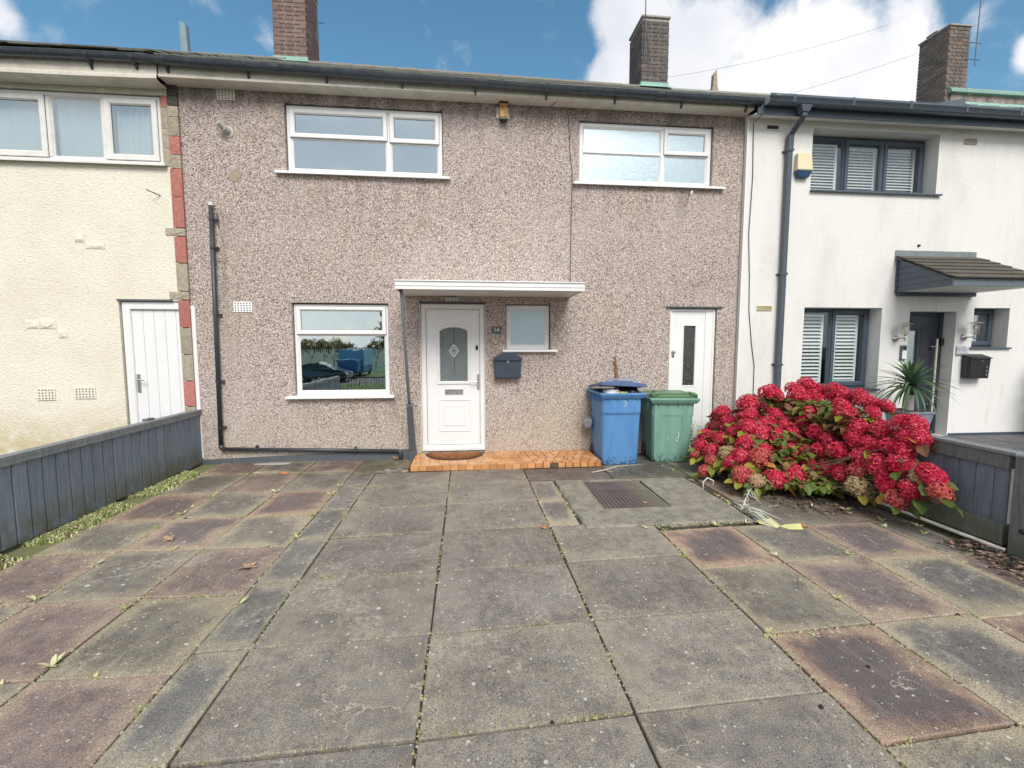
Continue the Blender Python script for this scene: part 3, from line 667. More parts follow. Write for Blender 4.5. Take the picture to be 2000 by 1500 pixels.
# canopy and its post
def canopy():
    x0, x1, yf, z = -.84, 1.455, -.865, 2.275
    b = MB(); b.box(x0+.012, x1-.012, yf+.02, -.002, z, z+.075); c = b.build('canopy', M['soffit_white'], mid, loc=(.3, 0, z))
    f = MB(); f.box(x0, x1, yf, yf+.019, z-.012, z+.082); f.box(x0, x0+.012, yf+.019, -.002, z-.012, z+.082); f.box(x1-.012, x1, yf+.019, -.002, z-.012, z+.082)
    f.build('canopy_fascia', M['white_paint'], c, bevel=.003)
    f = MB(); f.box(x0-.012, x1+.012, yf-.014, -.001, z+.0825, z+.096); f.box(x0-.006, x1+.006, yf-.008, yf-.001, z+.03, z+.035); f.build('canopy_trim', M['white_paint'], c, bevel=.003)
    p = MB(); p.tube([(-.775, -.80, z-.001), (-.765, -.80, z-.012)], .045, 10); p.tube([(-.775, -.80, z-.01), (-.77, -.33, .9), (-.768, -.26, .7)], .019, 10)
    p.build('canopy_post', M['plinth'], c, smooth=True)
    s = MB(); s.hexa([(-.80,-.10,-.02), (-.71,-.10,-.02), (-.71,-.015,-.02), (-.80,-.015,-.02)], [(-.800,-.36,.80), (-.725,-.36,.80), (-.725,-.29,.83), (-.800,-.29,.83)])
    s.hexa([(-.81,-.13,-.02), (-.70,-.13,-.02), (-.70,-.012,-.02), (-.81,-.012,-.02)], [(-.81,-.15,.13), (-.70,-.15,.13), (-.72,-.03,.20), (-.79,-.03,.20)])
    s.build('post_sleeve', M['plinth'], c, bevel=.006)
canopy()
# waste pipe
b = MB(); pts = [(-3.262,-.05,3.40), (-3.30,-.05,.26)]; b.tube(pts, .027, 12); b.tube([(-3.30,-.05,.26), (-3.298,-.05,.222), (-3.27,-.05,.205)], .03, 12)
b.tube([(-3.27,-.05,.205), (-.965,-.05,.125)], .026, 12); b.tube([(-.965,-.05,.125), (-.935,-.05,.11), (-.93,-.05,.07), (-.93,-.05,-.02)], .03, 12)
dp = b.build('waste_pipe', M['black_pipe'], mid, loc=(-3.26, -.05, 0), smooth=True)
b = MB(); b.tube([(-3.262,-.05,3.39), (-3.262,-.05,3.43)], .029, 12); b.build('pipe_end_cap', M['upvc_old'], dp)
for z in (3.22, 2.86, 2.0, 1.12, .5):
    x = -3.262 - .038*(3.4-z)/3.14; b = MB(); b.tube([(x,-.05,z-.012), (x,-.05,z+.012)], .033, 12); b.box(x+.02, x+.065, -.045, -.001, z-.012, z+.012); b.build('pipe_clip', M['black_pipe'], dp)
for x in (-2.85, -1.55):
    z = .205 - .08*(x+3.27)/2.3; b = MB(); b.tube([(x-.012,-.05,z), (x+.012,-.05,z)], .033, 12); b.box(x-.012, x+.012, -.045, -.001, z+.02, z+.05); b.build('pipe_clip', M['black_pipe'], dp)
b = MB(); b.tube([(-3.20,-.02,3.30), (-3.195,-.05,3.28), (-3.20,-.04,3.20), (-3.185,-.03,3.12)], .006, 6); b.build('loose_wire', M['black_pipe'], mid)
# air bricks
def air_brick(t, x0, x1, z0, z1, y, nx, nz, mat, name='air_brick'):
    b = MB(); b.box(x0, x1, y-.012, y-.001, z0, z1); o = b.build(name, mat, t, loc=((x0+x1)/2, y, z0), bevel=.003)
    h = MB()
    for i in range(nx):
        for k in range(nz):
            x = x0 + (x1-x0)*(i+.7)/(nx+.4); z = z0 + (z1-z0)*(k+.7)/(nz+.4); h.disc_stack((x, y-.012, z), [(.0085, .0), (.0085, .0015)], 8, 'Y')
    h.build('vent_hole', M['black_metal'], o); return o
air_brick(mid, -3.14, -2.92, 4.715, 4.845, 0, 5, 4, M['soffit'])
air_brick(mid, -3.07, -2.835, 2.035, 2.175, 0, 6, 4, M['white_paint'])
# boiler flue
b = MB(); b.disc_stack((-3.03, -.001, 4.33), [(.075, 0), (.075, .008), (.055, .014)], 20, 'Y'); b.tube([(-3.03,-.01,4.33), (-3.055,-.07,4.35)], .044, 16); b.tube([(-3.05,-.06,4.345), (-3.085,-.13,4.385)], .030, 12)
b.build('boiler_flue', simple('aged_grey_flue', (.42,.43,.40,1), .5, .4, 14), mid, smooth=False)
# overflow pipe under bathroom window
b = MB(); b.tube([(3.20,-.0,3.78), (3.17,-.13,3.75), (3.13,-.16,3.70)], .012, 8); b.build('overflow_pipe', M['upvc_old'], mid, smooth=True)
# filled patches on the dash
M['patch'] = simple('cement_patch', (.40,.31,.24,1), .95, .5, 20, bump=.006)
for x, z, r in ((-2.975, 3.785, .075), (-.595, 3.245, .045)):
    b = MB(); pr = [(x + r*math.cos(q)*random.uniform(.82,1.1), z + r*math.sin(q)*random.uniform(.82,1.1)) for q in [2*math.pi*j/14 for j in range(14)]]
    b.prism(pr, 'Y', -.006, .004); b.build('cement_patch', M['patch'], mid)
# phone cable and thin seam on wall
b = MB(); b.tube([(1.39,-.01,4.82), (1.42,-.012,4.7), (1.44,-.012,4.3), (1.475,-.012,4.0), (1.48,-.012,3.86), (1.468,-.012,3.2), (1.466,-.012,2.375)], .004, 5); b.build('phone_cable', M['black_pipe'], mid)
b = MB(); b.tube([(-.55,-.012,2.262), (.2,-.012,2.258), (.5,-.012,2.25), (1.0,-.012,2.262), (1.38,-.012,2.25)], .0035, 5); b.build('lamp_cable', M['soffit'], mid)
b = MB(); b.tube([(1.30,-.2,4.86),(1.20,-.1,4.845),(1.15,-.01,4.83)], .004, 5); b.tube([(1.34,-.215,5.0), (1.30,-.225,4.90), (1.27,-.22,4.94), (1.34,-.22,4.93)], .005, 5); b.build('cable_hook', M['black_pipe'], mid)

# ---- tiled step (its own thing) ----------------------------------------------------
def tiled_step():
    x0, x1, y0, z = -.72, 1.765, -.675, .076
    t = thing('tiled_step', ((x0+x1)/2, y0/2, 0), 'low doorstep covered in small orange tiles under the front door', 'doorstep')
    b = MB(); b.box(x0+.004, x1-.004, y0+.012, -.003, -.03, z-.010); b.build('step_base', simple('dark_grout', (.05,.04,.03,1), .9, .5), t)
    tm = NT('orange_quarry_tile', .38, .5); oi = tm.n('ObjectInfo'); geo = tm.n('NewGeometry').outputs['Position']
    c = tm.ramp(oi.outputs['Random'], [(0, (.52,.22,.07,1)), (.35, (.60,.28,.10,1)), (.7, (.68,.37,.17,1)), (1, (.47,.18,.055,1))])
    c = tm.mix(tm.rng(tm.noise(9, 5, .7, geo), .42, .68, 0, .6), c, (.36,.21,.11,1)); c = tm.mix(tm.rng(tm.noise(60, 3, .7, geo), .6, .72, 0, .5), c, (.25,.16,.09,1)); tm.base(c); tm.bump(tm.noise(30, 3, .5, geo), .002)
    dk = simple('dark_stained_tile', (.12,.08,.04,1), .6, .5, 9)
    rowsy = [(-.675, -.585), (-.582, -.46), (-.457, -.335), (-.332, -.21), (-.207, -.085), (-.082, -.006)]
    me = {}
    def tile(a, c, ya, yb, z0, z1, mt=None):
        jz = random.uniform(-.0015, .0015)
        gp = .0060 if (a + c)/2 > .80 + random.uniform(-.15, .15) else .0018
        b = MB(); b.box(a+gp, c-gp, ya+gp, yb-gp, z0, z1+jz); b.build('tile', mt or tm.m, t, loc=((a+c)/2, (ya+yb)/2, z0), bevel=.002)
    for ri, (ya, yb) in enumerate(rowsy):
        w = .122; x = x0 + (0, .05, .09, .02, .07, 0)[ri] - w
        while x < x1 - .02:
            ww = w if random.random() > .25 or ri == 0 else w*.5
            a, c = max(x, x0), min(x + ww, x1); x += ww
            if c - a > .02: tile(a, c, ya, yb, z-.012, z, dk if random.random() < .003 else None)
    x = x0
    while x < x1 - .02:
        c = min(x + .1, x1); tile(x, c, y0-.001, y0+.014, .0, z-.0125 + .008 - .008, dk if abs(x - 1.08) < .05 else None); x += .1
    y = y0 + .016
    while y < -.03:
        tile(x0-.010, x0+.004, y, min(y+.1, -.004), .0, z-.014); y += .1
tiled_step()

# ---- left house --------------------------------------------------------------------
lh = thing('terraced_house', (-7.4, -.02, 0), 'cream rendered terraced house with a white plank door behind the grey fence', 'house')
LX0, LX1, LY = -11.3, -3.705, -.03
holes = [(-7.5, -3.80, 3.87, 4.72), (-4.46, -3.74, .02, 2.17), (-9.6, -7.2, .95, 2.2)]
house_body(lh, LX0, LX1 - .1, M['cream'], LY, [])
bpy.data.objects.remove([o for o in C.objects if o.parent == lh and o.name.startswith('wall')][0])
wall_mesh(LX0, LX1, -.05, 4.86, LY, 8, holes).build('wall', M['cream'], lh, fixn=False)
roof(lh, LX0, LX1, [M['tile_a'], M['tile_b']], jit=2.2, lift=.02)
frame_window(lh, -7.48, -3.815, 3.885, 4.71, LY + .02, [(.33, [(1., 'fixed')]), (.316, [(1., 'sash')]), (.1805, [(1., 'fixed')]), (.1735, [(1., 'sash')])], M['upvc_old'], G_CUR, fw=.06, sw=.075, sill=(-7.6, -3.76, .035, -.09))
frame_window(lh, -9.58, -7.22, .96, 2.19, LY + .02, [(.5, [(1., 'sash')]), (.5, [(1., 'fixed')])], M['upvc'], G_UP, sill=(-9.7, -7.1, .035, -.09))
lw = [o for o in C.objects if o.parent == lh and o.name.startswith('window')][0]
M['curtain'] = NT('net_curtain', .9, .1).m; M['curtain'].node_tree.nodes['Principled BSDF'].inputs['Base Color'].default_value = (.70,.71,.73,1)
for a, c, amp, fr_ in ((-4.47, -3.83, .016, 88), (-5.14, -4.48, .007, 40), (-7.4, -5.16, .006, 33)):
    b = MB(); n = int(260*(c-a))
    for i in range(n+1):
        x = a + (c-a)*i/n; y = LY + .115 + amp*math.sin(x*fr_) + amp*.5*math.sin(x*fr_*.43+1); b.v += [Vector((x, y, 3.9)), Vector((x, y, 4.68)), Vector((x, y+.004, 3.9)), Vector((x, y+.004, 4.68))]
    for i in range(n): b.f.append([i*4, i*4+4, i*4+5, i*4+1]); b.m.append(0); b.f.append([i*4+2, i*4+3, i*4+7, i*4+6]); b.m.append(0)
    b.build('curtain', M['curtain'], lw, smooth=True)
def plank_door():
    b = MB(); b.ring(-4.44, -3.60, .03, 2.16, .05, LY+.02, LY+.1, .005, .006); b.ring(-4.395, -3.55, .075, 2.115, .055, LY+.012, LY+.09, .005, .01)
    d = b.build('side_door', M['upvc'], lh, loc=(-4.05, LY, 0))
    x = -4.345; ws = [.135, .135, .135, .135, .09]
    for w in ws:
        p = MB(); p.box(x+.003, x+w-.003, LY+.045, LY+.075, .12, 2.06); p.build('door_plank', M['upvc'], d, bevel=.004); x += w
    p = MB(); p.box(-4.345, -3.7, LY+.055, LY+.07, .1, 2.06); p.build('door_backing', M['upvc_old'], d)
    h = MB(); h.box(-4.325, -4.285, LY+.03, LY+.045, .98, 1.22); h.tube([(-4.305, LY+.035, 1.145), (-4.305, LY-.01, 1.145), (-4.29, LY-.02, 1.145), (-4.20, LY-.02, 1.14)], .009, 8); h.build('door_handle', M['silver'], d, bevel=.006)
plank_door()
b = MB(); b.box(-4.47, -3.8, LY-.02, LY+.01, 2.172, 2.19); b.build('lintel_drip', M['plinth'], lh)
# sagging fascia on the left house
def sag_l(x): return -.07*(max(0, (-3.7 - x)) / 3.)**1.2 if x < -3.7 else 0
b = MB(); n = 24; base = []
for i in range(n+1):
    x = LX0 + (LX1 - LX0)*i/n; s = -.02*abs(math.sin((x+3.7)*.9)); base.append(len(b.v))
    for y, z in ((-.02, 4.80), (-.20, 4.80), (-.235, 4.815), (-.235, 4.85), (-.222, 4.87), (-.222, 5.07), (-.20, 5.07)): b.v.append(Vector((x, y, z+s-.0)))
for i in range(n):
    for k in range(6): b.f.append([base[i]+k, base[i+1]+k, base[i+1]+k+1, base[i]+k+1]); b.m.append(0)
b.build('fascia', M['soffit'], lh, smooth=False)
b = MB(); b.box(LX0, LX1 - .06, -.19, LY - .001, 4.79, 4.81); b.build('soffit', M['soffit'], lh)
gl = gutter(lh, LX0, LX1 - .01, lambda f: -.115 + .09*f + .012*math.sin(f*9), M['gutter'], z=5.05)
for x, dr in ((-4.42, .03), (-5.5, 0), (-6.6, 0), (-3.92, 0)): bracket(gl, x, 5.02, drop=dr)
# quoins at the joint of left and middle house
def stone_mat(name, col, dk):
    t = NT(name, .9, .2); geo = t.n('NewGeometry').outputs['Position']; oi = t.n('ObjectInfo')
    n = t.noise(22, 6, .7, geo); c = t.mix(t.rng(n, .35, .7), col, dk); c = t.mix(.3, c, t.ramp(oi.outputs['Random'], [(0, .6), (1, 1.3)]), 'MULTIPLY'); t.base(c); t.bump(n, .008); return t.m
M['q_red'] = stone_mat('red_split_stone', (.47,.20,.17,1), (.36,.14,.12,1)); M['q_buff'] = stone_mat('buff_split_stone', (.42,.37,.29,1), (.29,.26,.20,1))
M['q_dark'] = stone_mat('dark_split_stone', (.10,.08,.07,1), (.05,.05,.05,1)); M['q_cream'] = M['cream']  # near-black stone for the two topmost quoins
def rough_block(x0, x1, z0, z1, y, mat, name='quoin_stone', par=None, pr=.012):
    b = MB(); nx, nz = 4, 4; base = len(b.v)
    for k in range(nz+1):
        for i in range(nx+1):
            e = i in (0, nx) or k in (0, nz)
            b.v.append(Vector((x0+(x1-x0)*i/nx + (0 if i in (0,nx) else random.uniform(-.01,.01)), y - (.0065 if e else pr*random.uniform(.6, 1.5)), z0+(z1-z0)*k/nz)))
    for k in range(nz):
        for i in range(nx): a = base+k*(nx+1)+i; b.f.append([a, a+1, a+nx+2, a+nx+1]); b.m.append(0)
    b.box(x0, x1, y-.006, y+.02, z0, z1)
    return b.build(name, mat, par or lh, loc=((x0+x1)/2, y, z0), smooth=False, fixn=False)
Q = [(4.845,4.72,'d',0),(4.72,4.60,'d',0),(4.60,4.47,'b',0),(4.47,4.235,'b',0),(4.235,4.01,'r',0),(4.01,3.84,'b',0),(3.84,3.49,'r',0),(3.49,3.105,'r',0),(3.10,3.0,'b',1),(2.995,2.66,'r',0),(2.655,2.30,'b',0),(2.295,2.19,'b',1),
     (2.185,1.83,'r',0),(1.825,1.48,'b',0),(1.475,1.13,'b',0),(1.125,.79,'r',0),(.785,.45,'b',0),(.445,.1,'r',0)]
for z1, z0, k, wide in Q:
    rough_block(-3.835 if wide else (-3.735 if z1 < 4.0 else -3.72), -3.60, z0+.004, z1-.003, LY-.0, {'r': M['q_red'], 'b': M['q_buff'], 'd': M['q_dark']}[k])
for z1, z0, k in ((4.72,4.58,'r'),(4.575,4.32,'b'),(4.315,4.09,'b'),(4.085,3.86,'b')): rough_block(-3.80, -3.725, z0, z1, LY, {'r': M['q_red'], 'b': M['q_buff']}[k])
for x0, x1, z0, z1 in ((-4.91,-4.80,2.90,3.015),(-4.795,-4.565,2.82,2.893),(-5.56,-5.40,1.81,1.91),(-5.395,-5.21,1.81,1.92),(-5.205,-5.095,1.69,1.80)):
    rough_block(x0, x1, z0, z1, LY, M['q_cream'], 'wall_stone', pr=.014)
air_brick(lh, -5.50, -5.29, .89, 1.045, LY, 5, 4, M['cream']); air_brick(lh, -5.06, -4.81, .905, 1.055, LY, 6, 4, M['cream'])
b = MB(); b.tube([(-3.87,LY,3.50), (-3.93,LY-.09,3.52), (-3.96,LY-.12,3.535)], .006, 6); b.build('wall_bracket', M['black_metal'], lh)

# ---- right house -------------------------------------------------------------------
rh = thing('terraced_house', (8.0, -.06, .16), 'white rendered terraced house with dark grey windows and tiled porch roof', 'house')
RX0, RX1, RY = 3.99, 11.72, -.06
holes = [(5.005, 7.06, 3.85, 4.70), (5.02, 6.46, .93, 2.165), (6.765, 7.74, .17, 2.115), (7.86, 8.73, 1.565, 2.175), (9.3, 11.2, 3.85, 4.70), (9.4, 10.9, .93, 2.165)]
def white_house_holes():
    global holes
    # opening right edges measured at the outer face
    holes = [(5.0, 7.03, 3.85, 4.725), (5.015, 6.285, .93, 2.165), (6.755, 7.55, .17, 2.12), (7.85, 8.475, 1.565, 2.18), (9.3, 11.2, 3.85, 4.70), (9.4, 10.9, .93, 2.165)]
white_house_holes()
house_body(rh, RX0 + .005, RX1, M['white_render'], RY, holes)
roof(rh, RX0, RX1, [M['tile_a'], M['tile_b']], lift=-.13)
b = MB(); b.box(RX0+.001, RX0+.02, RY-.008, RY-.001, .0, 4.84); b.build('render_bead', M['upvc'], rh)
b = MB(); b.box(RX0+.01, 6.74, RY-.012, RY-.001, .17, .185); b.box(7.57, RX1, RY-.015, RY-.001, .166, .215); b.build('plinth', M['anthracite'], rh)
IY = .15    # window plane, deep reveals
def shutters(win, x0, x1, z0, z1, y, n, gap, stile=None):
    f = MB(); f.ring(x0, x1, z0, z1, .035, y-.012, y+.012, .003, .003)
    if stile: f.box(stile[0], stile[1], y-.012, y+.012, z0+.03, z1-.03)
    f.build('shutter_frame', M['upvc'], win)
    xr = stile[0] if stile else x1 - .035
    for i in range(n):
        z = z0 + .04 + (z1-z0-.08)*(i+.5)/n; h = (z1-z0-.08)/n*gap
        s = MB(); s.hexa([(x0+.036, y-.026, z-h*.5), (xr-.002, y-.026, z-h*.5), (xr-.002, y-.018, z-h*.5), (x0+.036, y-.018, z-h*.5)], [(x0+.036, y+.016, z+h*.5), (xr-.002, y+.016, z+h*.5), (xr-.002, y+.024, z+h*.5), (x0+.036, y+.024, z+h*.5)])
        s.build('shutter_slat', M['upvc'], win)
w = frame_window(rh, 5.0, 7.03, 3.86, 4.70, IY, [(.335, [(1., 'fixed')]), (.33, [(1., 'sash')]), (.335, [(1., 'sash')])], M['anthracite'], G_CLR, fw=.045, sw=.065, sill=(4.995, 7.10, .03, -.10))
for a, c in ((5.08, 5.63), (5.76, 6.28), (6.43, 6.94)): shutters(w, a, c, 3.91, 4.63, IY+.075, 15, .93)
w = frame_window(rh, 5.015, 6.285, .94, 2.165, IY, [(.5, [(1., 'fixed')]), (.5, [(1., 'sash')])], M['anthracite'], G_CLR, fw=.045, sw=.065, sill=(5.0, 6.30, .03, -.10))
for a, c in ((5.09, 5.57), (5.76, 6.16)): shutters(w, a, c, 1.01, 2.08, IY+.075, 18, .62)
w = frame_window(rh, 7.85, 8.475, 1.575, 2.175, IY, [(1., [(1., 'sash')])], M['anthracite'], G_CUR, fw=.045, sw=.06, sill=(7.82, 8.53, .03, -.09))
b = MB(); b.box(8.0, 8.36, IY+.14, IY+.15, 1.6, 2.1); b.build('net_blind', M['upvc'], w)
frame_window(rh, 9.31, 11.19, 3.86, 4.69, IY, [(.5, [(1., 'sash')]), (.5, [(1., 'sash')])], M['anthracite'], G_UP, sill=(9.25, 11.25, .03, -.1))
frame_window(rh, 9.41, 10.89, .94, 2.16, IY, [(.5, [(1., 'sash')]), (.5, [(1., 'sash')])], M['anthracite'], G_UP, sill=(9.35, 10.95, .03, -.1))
def grey_door():
    x0, x1, z1 = 6.755, 7.55, 2.115
    b = MB(); b.ring(x0, x1, .175, z1, .05, IY-.03, IY+.06, .005, .008)
    d = b.build('front_door', M['door_grey'], rh, loc=(7.15, IY, .17))
    lf = wall_mesh(x0+.05, x1-.05, .22, z1-.05, IY, .1, [(6.955, 7.13, .30, 1.83)], .045); lf.build('door_leaf', M['door_grey'], d, fixn=False)
    m = MB(); m.ring(6.925, 7.16, .27, 1.86, .03, IY-.008, IY+.002, .004, .006); m.box(6.83, 7.30, IY-.004, IY+.002, 1.90, 1.912)
    m.ring(7.20, 7.38, 1.42, 1.88, .012, IY-.006, IY+.001, .003, .003); m.box(x0+.055, 6.92, IY-.004, IY+.001, 1.44, 1.452); m.box(x0+.055, 6.92, IY-.004, IY+.001, .68, .692)
    m.build('door_moulding', M['door_grey'], d)
    p = MB(); p.box(6.955, 7.13, IY+.02, IY+.026, .30, 1.83); p.build('door_pane', glass_mat('etched_door_glass', .35, .15, body=(.35,.48,.48,1), bodyfac=.8), d)
    h = MB(); h.tube([(7.415, IY-.07, .52), (7.415, IY-.07, 1.70)], .016, 12); h.build('bar_handle', simple('champagne_steel', (.72,.68,.56,1), .3, .1, metal=.35), d)
    h = MB()
    for z in (.66, 1.58): h.tube([(7.415, IY-.06, z), (7.34, IY-.05, z), (7.33, IY-.0, z)], .007, 8)
    h.build('handle_stand', M['silver'], d)
    k = MB(); 
    k.tube([(6.87+.032*math.cos(q), IY-.02, 1.625+.04*math.sin(q)) for q in [2*math.pi*j/16 for j in range(17)]], .008, 6, cap=False); k.disc_stack((6.87, IY, 1.68), [(.022, 0), (.02, .012), (.008, .02)], 12, 'Y'); k.disc_stack((6.865, IY, 1.54), [(.01, 0), (.008, .01)], 10, 'Y')
    k.build('door_knocker', M['silver'], d)
    b = MB(); b.box(7.485, 7.535, IY-.075, IY-.03, 1.60, 1.71); b.build('door_closer', M['black_metal'], d, bevel=.008)
M['door_grey'] = simple('dark_grey_door_foil', (.035,.044,.060,1), .42, .12, 5)
grey_door()
def tiled_porch():
    x0, x1, yf = 6.46, 7.82, -.90
    z1, zt, zf0, zf1 = 3.025, 2.93, 2.40, 2.50
    b = MB(); b.prism([(RY-.003, zf0), (yf+.02, zf0), (yf+.02, zf1-.01), (RY-.003, zt-.03)], 'X', x0+.03, x1-.03)
    c = b.build('porch_roof', M['soffit_white'], rh, loc=((x0+x1)/2, RY, zf0))
    # horizontal cladding boards on the side, each cut to the slope
    for i in range(6):
        za, zb = zf0 + i*.088, zf0 + i*.088 + .084
        def yy(z): return RY-.003 if False else yf + (RY - yf) * max(0, min(1, (z - (zf1-.02)) / (zt - .03 - zf1 + .02)))
        if yy(za) > RY - .06: break
        s = MB(); s.hexa([(x0+.012, yy(za), za), (x0+.03, yy(za), za), (x0+.03, RY-.004, za), (x0+.012, RY-.004, za)], [(x0+.018, yy(zb), zb), (x0+.03, yy(zb), zb), (x0+.03, RY-.004, zb), (x0+.018, RY-.004, zb)])
        s.build('cladding_board', M['anthracite'], c)
    f = MB(); f.box(x0, x1, yf-.002, yf+.018, zf0-.006, zf1); f.build('porch_fascia', simple('mid_grey_board', (.12,.15,.18,1), .45, .2), c, bevel=.003)
    f = MB(); f.box(x0+.004, x0+.05, RY-.03, RY-.0015, zf0-.006, zt); f.build('wall_batten', M['anthracite'], c)
    s = MB(); s.box(x0+.03, 7.79, RY-.06, RY-.0015, zf0-.055, zf0-.001); s.build('porch_bracket', M['anthracite'], c)
    # shingle courses
    sl = math.atan2(zt - zf1, RY - yf); L = math.hypot(zt - zf1, RY - yf)
    sm = stone_mat('grey_brown_shingle', (.12,.11,.09,1), (.075,.07,.06,1))
    for i in range(6):
        x = x0 - .02 + (-.16 if i % 2 else 0)
        while x < x1:
            a, e = max(x, x0-.02)+.0015, min(x+.33, x1+.02)-.0015; x += .33
            if e - a < .03: continue
            d0, d1 = -.04 + i*L/6*1.03, -.04 + (i+1)*L/6*1.03 + .03; d1 = min(d1, L)
            def P(d, h, xx): return (xx, yf + d*math.cos(sl) - h*math.sin(sl), zf1 + .002 + d*math.sin(sl) + h*math.cos(sl))
            j = random.uniform(-.004, .004)
            s = MB(); s.hexa([P(d0+j,.012,a),P(d0+j,.012,e),P(d1,.001,e),P(d1,.001,a)], [P(d0+j,.03,a),P(d0+j,.03,e),P(d1,.012,e),P(d1,.012,a)]); s.build('shingle', sm, c)
    s = MB(); s.box(x0-.03, 7.80, RY-.006, RY-.001, zt-.02, z1); s.hexa([(x0-.03, RY-.10, zt-.065), (7.80, RY-.10, zt-.065), (7.80, RY-.001, zt-.02), (x0-.03, RY-.001, zt-.02)], [(x0-.03, RY-.10, zt-.060), (7.80, RY-.10, zt-.060), (7.80, RY-.001, zt-.01), (x0-.03, RY-.001, zt-.01)])
    s.build('lead_flashing', simple('lead_flashing', (.20,.235,.24,1), .5, .5, 5), c)
tiled_porch()
# soffit, fascia, gutter
b = MB(); b.hexa([(RX0,-.24,4.775),(RX1,-.24,4.775),(RX1,RY-.003,4.81),(RX0,RY-.003,4.81)], [(RX0,-.24,4.79),(RX1,-.24,4.79),(RX1,RY-.003,4.825),(RX0,RY-.003,4.825)]); b.build('soffit', M['soffit_white'], rh)
b = MB(); b.box(RX0+.02, RX1, -.262, -.241, 4.77, 4.985); b.build('fascia', M['anthracite'], rh)
g2 = gutter(rh, RX0 + .1, RX1, lambda f: -.02*f, M['anthracite_gutter'], y=-.33, z=4.925, square=True)
for i in range(9):
    x = RX0 + .45 + i*.87; b = MB(); b.prism([(-.402,4.98),(-.402,4.935),(-.392,4.88),(-.366,4.858),(-.30,4.858),(-.27,4.885),(-.27,4.98)], 'X', x-.02, x+.02); b.build('gutter_bracket', M['anthracite_gutter'], g2)
b = MB(); b.hexa([(4.585,-.375,4.78), (4.68,-.375,4.78), (4.68,-.275,4.78), (4.585,-.275,4.78)], [(4.55,-.39,4.865), (4.715,-.39,4.865), (4.715,-.27,4.865), (4.55,-.27,4.865)])
def sqtube(b, p, q, w=.034):
    (x0,y0,z0), (x1,y1,z1) = p, q
    b.hexa([(x1-w,y1-w,z1),(x1+w,y1-w,z1),(x1+w,y1+w,z1),(x1-w,y1+w,z1)], [(x0-w,y0-w,z0),(x0+w,y0-w,z0),(x0+w,y0+w,z0),(x0-w,y0+w,z0)])
sqtube(b, (4.632,-.325,4.78), (4.632,-.325,4.73)); sqtube(b, (4.632,-.325,4.73), (4.605,-.12,4.57)); sqtube(b, (4.605,-.12,4.57), (4.60,-.12,4.38), .038); sqtube(b, (4.60,-.12,4.38), (4.60,-.12,.17), .034)
dp = b.build('downpipe', M['anthracite_gutter'], rh, loc=(4.6, -.12, .17), bevel=.004)
for z in (4.35, 2.62, 1.3): b = MB(); b.box(4.555, 4.645, -.165, RY-.001, z, z+.03); b.box(4.53, 4.67, -.075, RY-.001, z+.004, z+.026); b.build('pipe_clip', M['anthracite_gutter'], dp)
b = MB(); b.tube([(4.08,-.275,4.93),(4.07,-.24,4.76),(4.075,-.07,4.74),(4.10,-.07,4.0),(4.075,-.075,3.2),(4.118,-.07,2.6),(4.135,-.07,2.1),(4.20,-.07,1.6),(4.255,-.07,1.3),(4.26,-.07,.9),(4.24,-.07,.3)], .005, 6); b.build('phone_cable', M['black_pipe'], rh, smooth=True)
def slot_vent(t, x0, x1, z0, z1, y, mat, broken=False):
    b = MB(); b.ring(x0, x1, z0, z1, .012, y-.014, y, .002, .003); o = b.build('wall_vent', mat, t, loc=(x0, y, z0))
    n = MB(); n.box(x0+.01, x1-.01, y-.004, y-.001, z0+.01, z1-.01); n.build('vent_back', M['black_metal'] if broken else mat, o)
    if not broken:
        for k in range(3): z = z0+.018+k*(z1-z0-.03)/3; n = MB(); n.box(x0+.012, x1-.012, y-.011, y-.005, z, z+.007); n.build('vent_slat', mat, o)
M['yellowed'] = simple('yellowed_plastic', (.58,.52,.30,1), .5, .3, 10)
slot_vent(rh, 4.26, 4.49, 2.11, 2.18, RY, M['yellowed']); slot_vent(rh, 4.27, 4.47, 4.66, 4.735, RY, M['upvc_old'], True); slot_vent(rh, 7.43, 7.64, 4.60, 4.68, RY, simple('buff_vent', (.45,.42,.33,1), .6, .3))
b = MB(); b.disc_stack((6.81, RY, 3.10), [(.022, 0), (.018, .01), (.012, .03)], 8, 'Y'); b.build('wall_fixing', M['black_metal'], rh)

